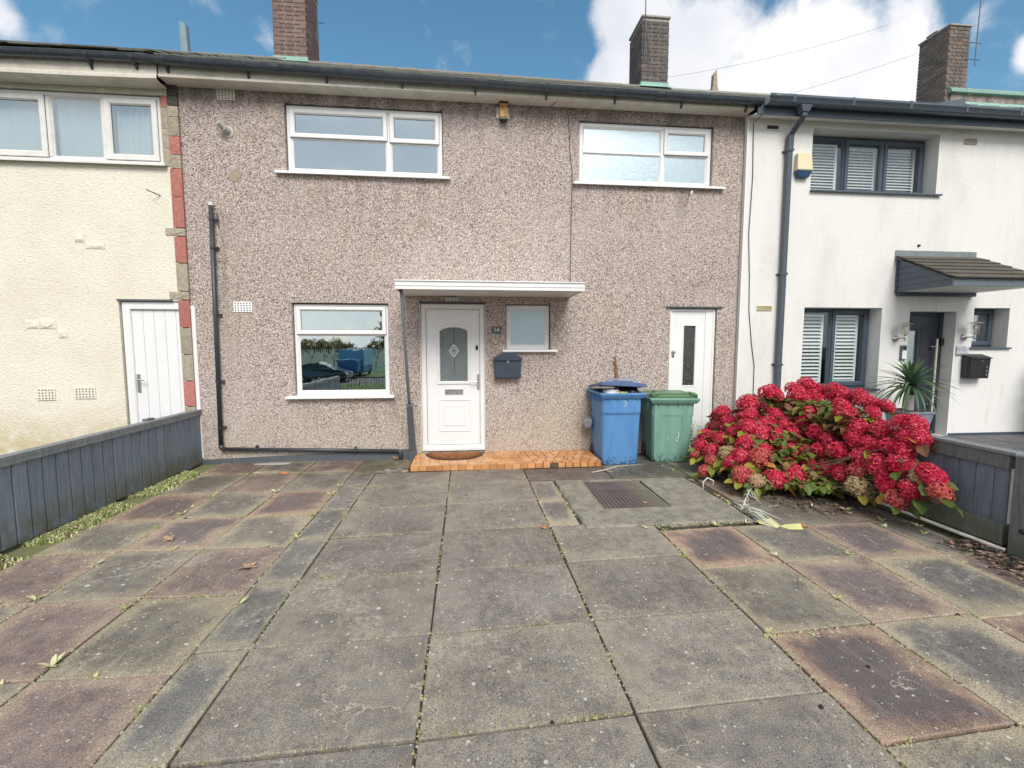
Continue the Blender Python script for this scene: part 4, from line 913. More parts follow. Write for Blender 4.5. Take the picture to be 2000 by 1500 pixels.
# ---- chimneys, vents on the roofs ---------------------------------------------------
BR = [brick_mat('red_brown_brick', [(.24,.145,.13,1), (.19,.12,.115,1), (.28,.185,.165,1), (.16,.115,.11,1)], .25), brick_mat('sooty_brick', [(.15,.12,.115,1), (.11,.095,.095,1), (.18,.145,.135,1), (.10,.09,.095,1)], .3), brick_mat('brown_brick', [(.20,.155,.14,1), (.15,.125,.115,1), (.23,.18,.155,1), (.13,.11,.105,1)], .35)]
M['mortar'] = simple('pale_mortar', (.40,.37,.34,1), .95, .5, 9, bump=.004)
M['verdigris'] = simple('verdigris_flashing', (.28,.50,.43,1), .7, .4, 8)
def chimney(t, x0, x1, y0, y1, z0, z1, bm, cap=True, flashing=True, label=None):
    b = MB(); b.box(x0+.014, x1-.014, y0+.014, y1-.014, z0, z1-.01); c = b.build('chimney', M['mortar'], t, loc=((x0+x1)/2, y0, z0))
    if label: c['label'] = label
    H = .084; n = int((z1-z0)/H)
    cache = {}
    def br(w, horiz, x, y, z):
        key = (round(w, 3), horiz, random.randint(0, 2))
        if key not in cache:
            m = MB(); e = .009; j = lambda: random.uniform(-.002, .002)
            dx, dy = (w/2-e, .052) if horiz else (.052, w/2-e)
            m.hexa([(-dx+j(),-dy+j(),0),(dx+j(),-dy+j(),0),(dx+j(),dy+j(),0),(-dx+j(),dy+j(),0)], [(-dx+j(),-dy+j(),H-.017),(dx+j(),-dy+j(),H-.017),(dx+j(),dy+j(),H-.017),(-dx+j(),dy+j(),H-.017)])
            cache[key] = m.mesh('brick', bm)
        inst('brick', cache[key], c, (x, y, z + .002))
    W_, D_ = x1-x0, y1-y0
    for k in range(n):
        z = z0 + k*H; o = k % 2
        # front and back faces run full width on even courses, side faces on odd
        for yy in ((y0+.052,) if not o else (y0+.052,)):
            a, e = (x0, x1) if not o else (x0+.105, x1-.105); w = (e-a)/3
            for i in range(3): br(w, True, a+w*(i+.5), yy, z)
        for xx in (x0+.052, x1-.052):
            a, e = (y0+.105, y1) if not o else (y0, y1); nn = 3; w = (e-a)/nn
            for i in range(nn): br(w, False, xx, a+w*(i+.5), z)
    b = MB(); b.box(x0+.1, x1-.1, y1-.1, y1-.001, z0, z1-.02); b.build('chimney_back', bm, c)
    if cap:
        b = MB(); b.box(x0-.02, x1+.02, y0-.02, y1+.02, z1, z1+.035); b.hexa([(x0+.02,y0+.02,z1+.035),(x1-.02,y0+.02,z1+.035),(x1-.02,y1-.02,z1+.035),(x0+.02,y1-.02,z1+.035)], [(x0+.12,y0+.2,z1+.09),(x1-.12,y0+.2,z1+.09),(x1-.12,y1-.2,z1+.09),(x0+.12,y1-.2,z1+.09)])
        b.build('chimney_cap', M['mortar'], c)
    if flashing:
        b = MB(); b.box(x0-.012, x1+.012, y0-.012, y1*.5+y0*.5, z0+.02, z0+.11); b.hexa([(x0-.06,y0-.16,z0-.06),(x1+.06,y0-.16,z0-.06),(x1+.06,y0-.01,z0+.02),(x0-.06,y0-.01,z0+.02)], [(x0-.05,y0-.16,z0-.05),(x1+.05,y0-.16,z0-.05),(x1+.03,y0-.01,z0+.05),(x0-.03,y0-.01,z0+.05)])
        b.build('chimney_flashing', M['verdigris'], c)
    return c
chimney(mid, -3.95, -3.28, 4.0, 4.86, 7.50, 9.26, BR[0])
chimney(mid, 3.97, 4.60, 4.0, 4.80, 7.42, 8.91, BR[1])
chimney(rh, 11.59, 12.15, 4.0, 4.75, 7.30, 9.24, BR[2], flashing=False)
b = MB(); b.disc_stack((4.2, 4.5, 8.93), [(.14, 0), (.13, .1), (.11, .14)], 14); b.build('chimney_pot', M['mortar'], mid)
b = MB(); b.box(11.72, 11.95, 4.45, 4.7, 9.3, 9.42); b.build('chimney_pot', BR[2], rh)
# short vent pipes seen over the gutter
b = MB(); b.hexa([(-5.75,4.0,7.45),(-5.62,4.0,7.45),(-5.62,4.12,7.45),(-5.75,4.12,7.45)], [(-5.76,4.0,8.17),(-5.645,4.0,8.12),(-5.645,4.12,8.12),(-5.76,4.12,8.17)]); b.build('roof_vent_pipe', simple('grey_vent_pipe', (.20,.29,.34,1), .6, .3), lh)
b = MB(); b.box(5.67, 5.80, 4.0, 4.12, 7.38, 7.52); b.hexa([(5.68,4.0,7.525),(5.79,4.0,7.525),(5.79,4.11,7.525),(5.68,4.11,7.525)], [(5.69,4.0,7.80),(5.76,4.0,7.90),(5.76,4.11,7.90),(5.69,4.11,7.80)]); b.build('roof_vent_pipe', M['patch'], rh)

# ---- next house beyond the right one: only its raised roof shows ---------------------
fh = thing('terraced_house', (15, 0, 0), 'end house whose green tiled roof steps up beyond the brown chimney', 'house')
house_body(fh, 11.75, 18.5, M['pebble'], 0, [(13, 15, 3.8, 4.7), (13, 15, .9, 2.1)])
frame_window(fh, 13, 15, 3.81, 4.69, .05, [(.5, [(1., 'sash')]), (.5, [(1., 'fixed')])], M['upvc'], G_UP, sill=(12.9, 15.1, .03, -.06)); frame_window(fh, 13, 15, .91, 2.09, .05, [(1., [(.3, 'sash'), (.7, 'fixed')])], M['upvc'], G_UP, sill=(12.9, 15.1, .03, -.06))
roof(fh, 11.75, 18.5, [M['tile_a'], M['tile_b']], lift=-.13)
b = MB(); b.box(11.73, 18.5, 3.98, 4.3, 7.2, 7.72); b.build('raised_roof_wall', M['pebble'], fh)
for i in range(16):
    x = 11.66 + i*.43; b = MB(); b.prism([(3.98 + .16 + math.cos(q)*.24, 7.69 + math.sin(q)*.18) for q in [math.pi*j/8 for j in range(9)]], 'X', x, x+.425)
    o = b.build('ridge_tile', M['slate_green'], fh, smooth=False)
for i in range(18):
    x = 11.85 + i*.30; b = MB(); j = random.uniform(-.01, .01)
    b.hexa([(x,3.70,7.27+j),(x+.29,3.70,7.28+j),(x+.29,3.97,7.49),(x,3.97,7.49)], [(x+.02,3.69,7.29+j),(x+.27,3.69,7.30+j),(x+.29,3.97,7.51),(x,3.97,7.51)]); b.build('green_slate', simple('pale_verdigris_slate', (.30,.50,.42,1), .6, .5) if i == 0 else bpy.data.materials['pale_verdigris_slate'], fh)
b = MB(); b.hexa([(10.75,3.6,7.20),(11.72,3.6,7.20),(11.72,3.95,7.34),(10.75,3.95,7.34)], [(11.0,3.6,7.24),(11.66,3.6,7.37),(11.72,3.95,7.44),(10.9,3.95,7.38)]); b.build('lead_saddle', simple('dark_lead', (.09,.11,.14,1), .5, .3), rh)
# ------------------------------------------------------------------ fences
def left_fence():
    t = thing('timber_fence', (-3.56, -3.0, 0), 'long blue grey vertical board fence on the left of the driveway', 'fence')
    y = -.02; me = []
    while y > -6.5:
        w = .128 if y < -.3 else .115; j = random.uniform(-.004, .004)
        b = MB(); b.box(-3.585+j, -3.563+j, y-w+.006, y-.006, .012+random.uniform(-.006,.012), .70)
        b.build('board', M['fence'], t, loc=(-3.57, y-w/2, 0), bevel=.003); y -= w
    b = MB(); b.box(-3.64, -3.545, -6.5, -.004, .701, .742); b.box(-3.557, -3.545, -6.5, -.004, .665, .7005); b.build('cap_rail', M['fence_rail'], t, bevel=.004)
    b = MB(); b.box(-3.63, -3.587, -6.5, -.01, .15, .22); b.box(-3.63, -3.587, -6.5, -.01, .52, .59); b.build('back_rail', M['fence'], t)
    for yy in (-.1, -1.9, -3.7, -5.5, -6.4): b = MB(); b.box(-3.70, -3.632, yy-.04, yy+.04, -.04, .70); b.build('post', M['fence_dirty'], t, bevel=.004)
    b = MB(); b.box(-3.66, -3.60, -.95, -.83, .742, .765); b.build('post_cap', M['fence_dirty'], t)
left_fence()
def right_fence():
    t = thing('timber_fence', (4.2, -2.0, 0), 'low dark grey panelled fence with a thick post behind the red hydrangea', 'fence')
    y = -.09
    while y > -3.36:
        w = .132; b = MB(); b.box(4.185, 4.205, max(y-w, -3.36)+.004, y-.004, .205, .655); b.build('board', M['fence'], t, loc=(4.195, y-w/2, .2), bevel=.003); y -= w
    b = MB(); b.box(4.155, 4.225, -3.37, -.08, .645, .755); b.build('top_rail', M['fence_dirty'], t, bevel=.005)
    b = MB(); b.box(4.14, 4.26, -3.42, -.08, .7555, .785); b.build('cap_rail', M['fence_rail'], t, bevel=.005)
    b = MB(); b.box(4.155, 4.225, -3.37, -.08, .035, .207); b.build('gravel_board', M['fence_dirty'], t, bevel=.005)
    for ya, yb in ((-3.60, -3.425), (-7.0, -6.83)):
        b = MB(); b.hexa([(4.125,ya,-.05),(4.285,ya,-.05),(4.285,yb,-.05),(4.125,yb,-.05)], [(4.125,ya,.775),(4.285,ya,.775),(4.285,yb,.775),(4.125,yb,.775)]); b.build('post', M['fence_dirty'], t, bevel=.012)
    for z in (.68, .21):
        b = MB()
        b.disc_stack((4.125, -3.515, z), [(.022, 0), (.020, -.006), (.012, -.012)], 12, 'X'); b.disc_stack((4.20, -3.60, z+.01), [(.022, 0), (.020, .006), (.012, .012)], 12, 'Y'); b.build('coach_bolt', M['black_metal'], t)
    y = -3.62
    while y > -6.8: w = .132; b = MB(); b.box(4.185, 4.205, y-w+.004, y-.004, .205, .655); b.build('board', M['fence'], t, loc=(4.195, y-w/2, .2), bevel=.003); y -= w
    b = MB(); b.box(4.155, 4.225, -6.83, -3.605, .645, .755); b.build('top_rail', M['fence_dirty'], t); b = MB(); b.box(4.14, 4.26, -6.83, -3.605, .7555, .785); b.build('cap_rail', M['fence_rail'], t)
    b = MB(); b.box(4.155, 4.225, -6.83, -3.605, .035, .207); b.build('gravel_board', M['fence_dirty'], t)
right_fence()
b = MB(); b.tube([(4.125, -3.42, .022), (4.10, -2.6, .03), (4.09, -1.2, .03), (4.09, -.2, .03)], .017, 8)
tag(b.build('white_edging_pipe', simple('dirty_white_pipe', (.62,.60,.54,1), .5, .6, 12, grimecol=(.15,.15,.11,1)), smooth=True), 'dirty white pipe lying along the foot of the right fence', 'pipe')

# ------------------------------------------------------------------ wall-hung things
def text_mesh(txt, size, ext, mat, name, parent, loc, font_bold=0, rot=(math.pi/2, 0, 0), offset=0):
    cu = bpy.data.curves.new('t', 'FONT'); cu.body = txt; cu.size = size; cu.extrude = ext; cu.align_x = 'CENTER'; cu.align_y = 'CENTER'; cu.offset = offset
    ob = bpy.data.objects.new('t', cu); C.objects.link(ob); dg = bpy.context.evaluated_depsgraph_get(); dg.update()
    me = bpy.data.meshes.new_from_object(ob.evaluated_get(dg)); bpy.data.objects.remove(ob); me.materials.clear(); me.materials.append(mat)
    return inst(name, me, parent, loc, rot)
sl = simple('slate_plaque', (.10,.11,.12,1), .5, .2)
t = thing('house_number_plaque', (.418, 0, 1.81), 'small grey slate number plaque reading 14 beside the white door', 'number plaque')
b = MB(); b.box(.352, .487, -.016, -.004, 1.765, 1.862); b.build('plaque', sl, t, bevel=.002); text_mesh('14', .082, .001, M['upvc'], 'digits', t, (.419, -.0172, 1.813), offset=.0006)
t = thing('house_number_plaque', (7.70, -.06, 1.52), 'clear and silver number plaque reading H12 between grey door and letterbox', 'number plaque')
b = MB(); b.box(7.585, 7.79, -.080, -.070, 1.475, 1.590); b.build('plaque', simple('frosted_acrylic', (.55,.56,.60,1), .25, .1), t, bevel=.002)
b = MB(); b.box(7.585, 7.79, -.082, -.069, 1.448, 1.474); b.build('plaque_base', M['silver'], t)
text_mesh('H', .075, .001, simple('mauve_grey_ink', (.25,.25,.32,1), .5), 'letter', t, (7.615, -.0815, 1.535)); text_mesh('12', .085, .001, simple('dark_ink', (.12,.13,.18,1), .5), 'digits', t, (7.695, -.0815, 1.533)); 
b = MB(); b.box(7.745, 7.785, -.083, -.0805, 1.53, 1.537); b.build('dash', bpy.data.materials['mauve_grey_ink'], t)

def domed_mailbox():
    t = thing('wall_mailbox', (.57, -.05, 1.14), 'dark blue metal mailbox with curved lid on the pebble-dashed wall', 'mailbox')
    m = simple('blue_grey_hammered_metal', (.040,.056,.080,1), .42, .25, 12, bump=.001)
    x0, x1, z0, z1 = .372, .772, 1.135, 1.40
    b = MB(); b.box(x0+.015, x1-.015, -.105, -.002, z0, z1+.005); b.build('box_body', m, t, bevel=.006)
    b = MB(); b.box(x0+.03, x1-.03, -.113, -.106, z0+.015, z1-.03); b.build('front_flap', m, t, bevel=.004)
    pr = [(x0-.004, z1-.002), (x0+.012, z1-.004)] ; top = []; n = 14
    for k in range(n+1):
        f = k/n; x = x0-.006 + (x1-x0+.012)*f; z = z1 + .012 + .088*(.5-.5*math.cos(2*math.pi*min(1, max(0, (f-.03)/.94))))**.34; top.append((x, z))
    b = MB(); b.prism([(x0-.004, z1-.004)] + [(x1+.004, z1-.004)] + top[::-1], 'Y', -.135, -.002); b.build('curved_lid', m, t, bevel=.003)
    b = MB(); b.prism([(x0+.04, z1-.01), (x1-.04, z1-.01)] + [(x1-.05-(x1-x0-.1)*k/12, z1+.006+.058*(.5-.5*math.cos(2*math.pi*k/12))**.34) for k in range(13)], 'Y', -.1375, -.1352); b.box(x0+.02, x1-.02, -.116, -.106, z1-.02, z1-.005); b.build('lid_face', m, t)
    b = MB(); b.disc_stack((.572, -.113, 1.372), [(.015, 0), (.014, .006), (.006, .008)], 14, 'Y'); b.box(.569, .575, -.122, -.118, 1.35, 1.366); b.build('lock', M['silver'], t)
    # faint embossed post horn
    b = MB(); b.tube([(.57+.05*math.cos(q), -.1135, 1.255+.035*math.sin(q)) for q in [2*math.pi*k/14 for k in range(15)]], .003, 5, cap=False); b.tube([(.49,-.1135,1.30),(.66,-.1135,1.215)], .003, 5); b.build('embossed_mark', m, t)
domed_mailbox()
t = thing('wall_mailbox', (7.87, -.12, 1.09), 'plain matt black letterbox on the white wall under the small window', 'mailbox')
b = MB(); b.prism([(RY-.002, 1.09), (-.19, 1.09), (-.205, 1.40), (RY-.002, 1.455)], 'X', 7.70, 8.035); b.build('box_body', M['black_metal'], t, bevel=.006)
b = MB(); b.hexa([(7.69,-.225,1.397),(8.045,-.225,1.397),(8.045,RY-.002,1.455),(7.69,RY-.002,1.455)], [(7.69,-.225,1.405),(8.045,-.225,1.405),(8.045,RY-.002,1.465),(7.69,RY-.002,1.465)]); b.build('lid', M['black_metal'], t)
b = MB(); b.box(7.86, 7.90, -.212, -.198, 1.35, 1.37); [b.box(7.955, 7.99, -.208, -.190, z, z+.035) for z in (1.13, 1.19, 1.25)]; b.build('lid_catch', M['plinth'], t)

t = thing('alarm_box', (.515, 0, 4.63), 'weathered orange brown alarm box under the eaves of the pebble-dashed house', 'alarm box')
oc = simple('faded_orange_plastic', (.52,.27,.07,1), .55, .75, 14, grimecol=(.10,.07,.04,1))
b = MB(); b.box(.425, .60, -.014, -.002, 4.66, 4.80); b.build('back_plate', M['soffit'], t)
b = MB(); b.hexa([(.463,-.10,4.635),(.575,-.10,4.635),(.575,-.0145,4.635),(.463,-.0145,4.635)], [(.463,-.075,4.835),(.575,-.075,4.835),(.575,-.0145,4.835),(.463,-.0145,4.835)]); b.build('alarm_cover', oc, t, bevel=.012)
b = MB(); b.box(.458, .58, -.085, -.0145, 4.8365, 4.85); b.build('alarm_top', M['black_pipe'], t)
b = MB(); b.box(.47, .568, -.095, -.015, 4.618, 4.634); b.build('alarm_foot', M['black_pipe'], t)
t = thing('alarm_box', (4.84, -.06, 4.0), 'cream alarm box with a blue foot beside the downpipe', 'alarm box')
b = MB(); b.hexa([(4.725,-.15,4.10),(4.965,-.15,4.10),(4.965,-.0625,4.10),(4.725,-.0625,4.10)], [(4.735,-.125,4.345),(4.955,-.125,4.345),(4.955,-.0625,4.345),(4.735,-.0625,4.345)]); b.build('alarm_cover', simple('cream_plastic', (.72,.64,.42,1), .4, .15), t, bevel=.014)
b = MB(); b.hexa([(4.765,-.125,4.01),(4.925,-.125,4.01),(4.925,-.0625,4.01),(4.765,-.0625,4.01)], [(4.73,-.149,4.098),(4.96,-.149,4.098),(4.96,-.0625,4.098),(4.73,-.0625,4.098)]); b.build('alarm_lens', simple('blue_plastic_lens', (.03,.08,.17,1), .25, .1), t, bevel=.008)

def lantern(x, z, label):
    t = thing('wall_lantern', (x, -.06, z), label, 'wall light', 'steel lanterns either side of the grey door')
    b = MB(); b.disc_stack((x, -.0615, z), [(.052, 0), (.050, .012), (.036, .026), (.02, .032)], 22, 'Y'); b.build('wall_plate', M['silver'], t, smooth=True)
    b = MB(); b.tube([(x, -.09, z), (x, -.21, z+.01)], .009, 10); b.tube([(x, -.215, z-.03), (x, -.215, z+.055)], .010, 10); b.build('arm', M['silver'], t, smooth=True)
    cx, cy = x, -.215; b = MB(); b.disc_stack((cx, cy, z+.055), [(.02, 0), (.046, .008), (.046, .014)], 20)
    for k in range(4): q = k*math.pi/2 + .6; b.tube([(cx+.044*math.cos(q), cy+.044*math.sin(q), z+.065), (cx+.044*math.cos(q), cy+.044*math.sin(q), z+.215)], .003, 5)
    b.build('cage', M['silver'], t)
    b = MB(); b.disc_stack((cx, cy, z+.215), [(.098, 0), (.095, .004), (.03, .022), (.008, .026)], 26); b.build('lamp_cap', M['silver'], t)
    b = MB(); b.disc_stack((cx, cy, z+.072), [(.038, 0), (.039, .142)], 20); b.build('glass_cylinder', bpy.data.materials.get('lantern_glass') or glass_mat('lantern_glass', .06, .02, (.93,.93,.9,1)), t, smooth=True)
    b = MB(); b.disc_stack((cx, cy, z+.075), [(.012, 0), (.012, .035), (.02, .05), (.028, .085), (.022, .11), (.006, .122)], 14); b.build('bulb', simple('cream_bulb_glass', (.75,.68,.5,1), .25, .05) if 'cream_bulb_glass' not in bpy.data.materials else bpy.data.materials['cream_bulb_glass'], t, smooth=True)
lantern(6.535, 1.70, 'steel wall lantern between the shuttered window and the grey door'); lantern(7.70, 1.72, 'steel wall lantern right of the grey door, above the H12 plaque')
t = thing('door_intercom', (6.66, -.06, 1.45), 'small white and black doorbell pad left of the dark grey door', 'doorbell')
b = MB(); b.box(6.625, 6.725, -.085, -.062, 1.37, 1.60); b.build('bell_body', M['plinth'], t, bevel=.008); b = MB(); b.box(6.645, 6.722, -.092, -.0855, 1.39, 1.52); b.build('bell_face', M['upvc'], t, bevel=.004); b = MB(); b.box(6.66, 6.715, -.092, -.0855, 1.54, 1.58); b.build('bell_camera', M['black_metal'], t, bevel=.004)
t = thing('bulkhead_light', (-.20, 0, 2.26), 'clear caged bulkhead lamp on the wall beneath the canopy', 'wall light')
b = MB(); b.box(-.285, -.115, -.03, -.002, 2.205, 2.265); b.build('lamp_base', M['soffit'], t, bevel=.01)
b = MB(); b.box(-.275, -.125, -.085, -.0305, 2.21, 2.262); b.build('ribbed_glass', glass_mat('ribbed_lamp_glass', .25, .2, (.8,.8,.78,1), wav=.01, wscale=80, body=(.5,.5,.47,1), bodyfac=.35), t, bevel=.02)
b = MB()
for dx in (-.07, -.025, .025, .07): b.tube([(-.2+dx, -.03, 2.203), (-.2+dx, -.088, 2.206), (-.2+dx, -.088, 2.266), (-.2+dx, -.03, 2.268)], .004, 5)
b.tube([(-.29, -.04, 2.235), (-.27, -.09, 2.235), (-.13, -.09, 2.235), (-.11, -.04, 2.235)], .004, 5); b.build('wire_guard', M['upvc_old'], t)

# ------------------------------------------------------------------ doormat, manhole
def doormat():
    t = thing('doormat', (-.17, -.28, .09), 'brown half-moon doormat with black rubber edge on the tiled step', 'doormat')
    cx, cy, R1, Ry = -.175, -.06, .40, .40
    def half(r, k=1.): return [(cx + r*math.cos(q)*1., cy - r*math.sin(q)*k) for q in [math.pi*j/28 for j in range(29)]]
    b = MB(); b.prism(half(.415, .96), 'Z', .0765, .084); b.build('rubber_edge', M['black_metal'], t, bevel=.002)
    m = NT('coir_mat', .95, .2); co = m.co(); n = m.noise(130, 3, .7); c = m.mix(m.rng(n, .35, .65), (.10,.035,.012,1), (.30,.12,.045,1)); m.base(c); m.bump(n, .01)
    b = MB(); b.prism([(x*.0 + cx + (x-cx)*.93, y*.93 + cy*.07) for x, y in half(.415, .96)], 'Z', .0842, .092); b.build('coir_pile', m.m, t)
    b = MB()
    for k in range(1, 18):
        q0 = math.pi*k/18; pts = []
        for j in range(7): r = .07 + .27*j/6; q = q0 + .35*math.sin(j*.5)*(1 if k % 2 else -1)*.5; pts.append((cx + r*math.cos(q), cy - r*math.sin(q)*.92, .0925))
        b.tube(pts, .0035, 5)
    b.build('fan_pattern', simple('light_coir', (.42,.19,.08,1), .9, .5, 30), t)
doormat()
def manhole():
    t = thing('manhole_cover', (1.8, -1.9, 0), 'rusty ribbed inspection cover set in a mossy concrete surround', 'manhole cover')
    cm = NT('mossy_concrete', .85, .3); geo = cm.n('NewGeometry').outputs['Position']; n = cm.noise(9, 7, .7, geo); n3 = cm.noise(110, 3, .7, geo)
    c = cm.mix(cm.rng(n, .38, .62), (.32,.30,.245,1), (.18,.17,.145,1)); c = cm.mix(cm.rng(n3, .52, .64, 0, .9), c, (.56,.53,.42,1)); c = cm.mix(cm.rng(n3, .46, .32, 0, .7), c, (.05,.05,.035,1)); cm.base(c); cm.bump(cm.math('ADD', n3, n), .012)
    P = [(1.02,-2.65),(2.60,-2.62),(2.60,-1.30),(1.02,-1.28)]; I = [(1.305,-2.24),(2.0,-2.235),(2.02,-1.36),(1.31,-1.35)]; h = .018
    b = MB(); n = len(b.v)
    # concrete frame as a subdivided ring with wobbling outer edge
    for k in range(4):
        a, c2 = P[k], P[(k+1)%4]; ai, ci = I[k], I[(k+1)%4]; seg = 14
        for j in range(seg):
            f0, f1 = j/seg, (j+1)/seg; L = lambda p, q, f: (p[0]+(q[0]-p[0])*f, p[1]+(q[1]-p[1])*f)
            random.seed(k*100+j); w0 = random.uniform(-.012,.012); random.seed(k*100+j+1 if j < seg-1 else ((k+1)%4)*100); w1 = random.uniform(-.012,.012)
            o0, o1, i0, i1 = L(a,c2,f0), L(a,c2,f1), L(ai,ci,f0), L(ai,ci,f1)
            o0 = (o0[0]+w0, o0[1]+w0); o1 = (o1[0]+w1, o1[1]+w1)
            b.add([(*o0,-.03),(*o1,-.03),(*o1,h-.012),(*o0,h-.012),(o1[0]*.97+i1[0]*.03,o1[1]*.97+i1[1]*.03,h),(o0[0]*.97+i0[0]*.03,o0[1]*.97+i0[1]*.03,h),(*i1,h),(*i0,h),(*i1,-.03),(*i0,-.03)], [(0,1,2,3),(3,2,4,5),(5,4,6,7),(7,6,8,9)])
    random.seed(11)
    b.build('concrete_surround', cm.m, t, fixn=True)
    rm = NT('rusty_iron', .7, .4); geo = rm.n('NewGeometry').outputs['Position']; n = rm.noise(8, 6, .7, geo); c = rm.mix(rm.rng(n, .35, .65), (.115,.08,.09,1), (.07,.062,.062,1))
    sp = rm.n('SeparateXYZ'); rm.L.new(geo, sp.inputs[0]); c = rm.mix(rm.math('MULTIPLY', rm.rng(sp.outputs[0], 1.62, 2.0), rm.rng(rm.noise(5, 6, .7, geo), .3, .5)), c, (.17,.165,.11,1)); rm.base(c)
    b = MB(); b.box(1.32, 1.99, -2.225, -1.37, -.03, .008); b.build('iron_lid', simple('dusty_iron', (.30,.27,.235,1), .9, .6, 10, grimecol=(.14,.12,.11,1)), t)
    b = MB()
    for i in range(16): x = 1.335 + i*.041; b.box(x, x+.020, -2.215, -1.70, .008, .0165)
    for i in range(12): y = -2.21 + i*.043; b.box(1.332, 1.99, y, y+.012, .0082, .0125)
    for i in range(8): y = -1.675 + i*.039; b.box(1.335, 1.985, y, y+.018, .008, .0135)
    b.box(1.332, 1.99, -1.695, -1.68, .008, .017)
    b.build('raised_tread', rm.m, t)
manhole()
# broken slab chips by the step
M['chip'] = simple('broken_concrete', (.22,.225,.22,1), .85, .5, 20)
for i, (x, y) in enumerate(((-1.02,-.60),(-.93,-.64),(-.86,-.58),(-.80,-.66),(-1.12,-.66),(-.98,-.70))):
    b = MB(); pr = [(x + random.uniform(.03,.06)*math.cos(q), y + random.uniform(.02,.04)*math.sin(q)) for q in [2*math.pi*j/6 for j in range(6)]]
    b.prism(pr, 'Z', -.005, random.uniform(.008,.02)); tag(b.build('stone_chip', M['chip'] if i % 3 else M['patch'], loc=(x, y, 0)), 'loose broken concrete chip at the left corner of the tiled step', 'stone chip', 'chips of broken concrete by the step')

# ------------------------------------------------------------------ wheelie bins
def bin_body(t, mat, w0, w1, d0, d1, h, ribs, slope=True):
    """local space: front at -y, origin on the ground at the centre"""
    b = MB(); segs = []
    def loop(w, d, z, dy=0, r=.05):
        pts = []
        for sx, sy in ((-1,-1),(1,-1),(1,1),(-1,1)):
            cx, cy = sx*(w/2-r), sy*(d/2-r)+dy; a0 = math.atan2(sy, sx) - math.pi/4
            for k in range(4): q = a0 + math.pi/2*k/3; pts.append((cx + r*math.cos(q), cy + r*math.sin(q), z))
        return pts
    Ls = [loop(w0-.02, d0-.02, .0), loop(w0, d0, .02)]
    for f in (.25, .5, .73): Ls.append(loop(w0+(w1-w0)*f, d0+(d1-d0)*f, h*f))
    f = .735; Ls.append(loop(w0+(w1-w0)*f+.012, d0+(d1-d0)*f+.012, h*f+.004)); Ls.append(loop(w1, d1, h))
    base = len(b.v); n = 16
    for l in Ls: b.v += [Vector(p) for p in l]
    for i in range(len(Ls)-1):
        for k in range(n): b.f.append([base+i*n+k, base+i*n+(k+1)%n, base+(i+1)*n+(k+1)%n, base+(i+1)*n+k]); b.m.append(0)
    b.f.append([base+k for k in reversed(range(n))]); b.m.append(0)
    top = len(Ls)-1
    inner = loop(w1-.03, d1-.03, h); b2 = len(b.v); b.v += [Vector(p) for p in inner] + [Vector(p) for p in loop(w0-.03, d0-.03, .12)]
    for k in range(n):
        b.f.append([base+top*n+k, base+top*n+(k+1)%n, b2+(k+1)%n, b2+k]); b.m.append(0); b.f.append([b2+k, b2+(k+1)%n, b2+n+(k+1)%n, b2+n+k]); b.m.append(0)
    b.f.append([b2+n+k for k in range(n)]); b.m.append(0)
    return b, loop
def place(b, cx, cy, rot):
    b.xf(Matrix.Translation((cx, cy, 0)) @ Matrix.Rotation(rot, 4, 'Z')); return b
def plastic(name, col, pale):
    t = NT(name, .42, .4); geo = t.n('NewGeometry').outputs['Position']
    c = t.mix(t.rng(t.noise(3, 5, .6, t.scale(geo, 3, 3, .5)), .35, .7, 0, .5), col, pale); c = t.mix(t.rng(t.noise(14, 5, .7, t.scale(geo, 2.5, 2.5, .35)), .6, .75, 0, .3), c, (.5,.55,.55,1))
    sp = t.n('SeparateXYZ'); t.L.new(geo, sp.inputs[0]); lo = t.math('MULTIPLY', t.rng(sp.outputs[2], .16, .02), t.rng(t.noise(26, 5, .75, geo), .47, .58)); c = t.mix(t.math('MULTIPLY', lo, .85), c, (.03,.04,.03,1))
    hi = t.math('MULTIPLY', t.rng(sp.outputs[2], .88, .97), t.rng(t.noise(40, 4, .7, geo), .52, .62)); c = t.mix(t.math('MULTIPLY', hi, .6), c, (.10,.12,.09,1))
    t.base(c); t.bump(t.noise(300, 2, .5, geo), .0008); return t.m
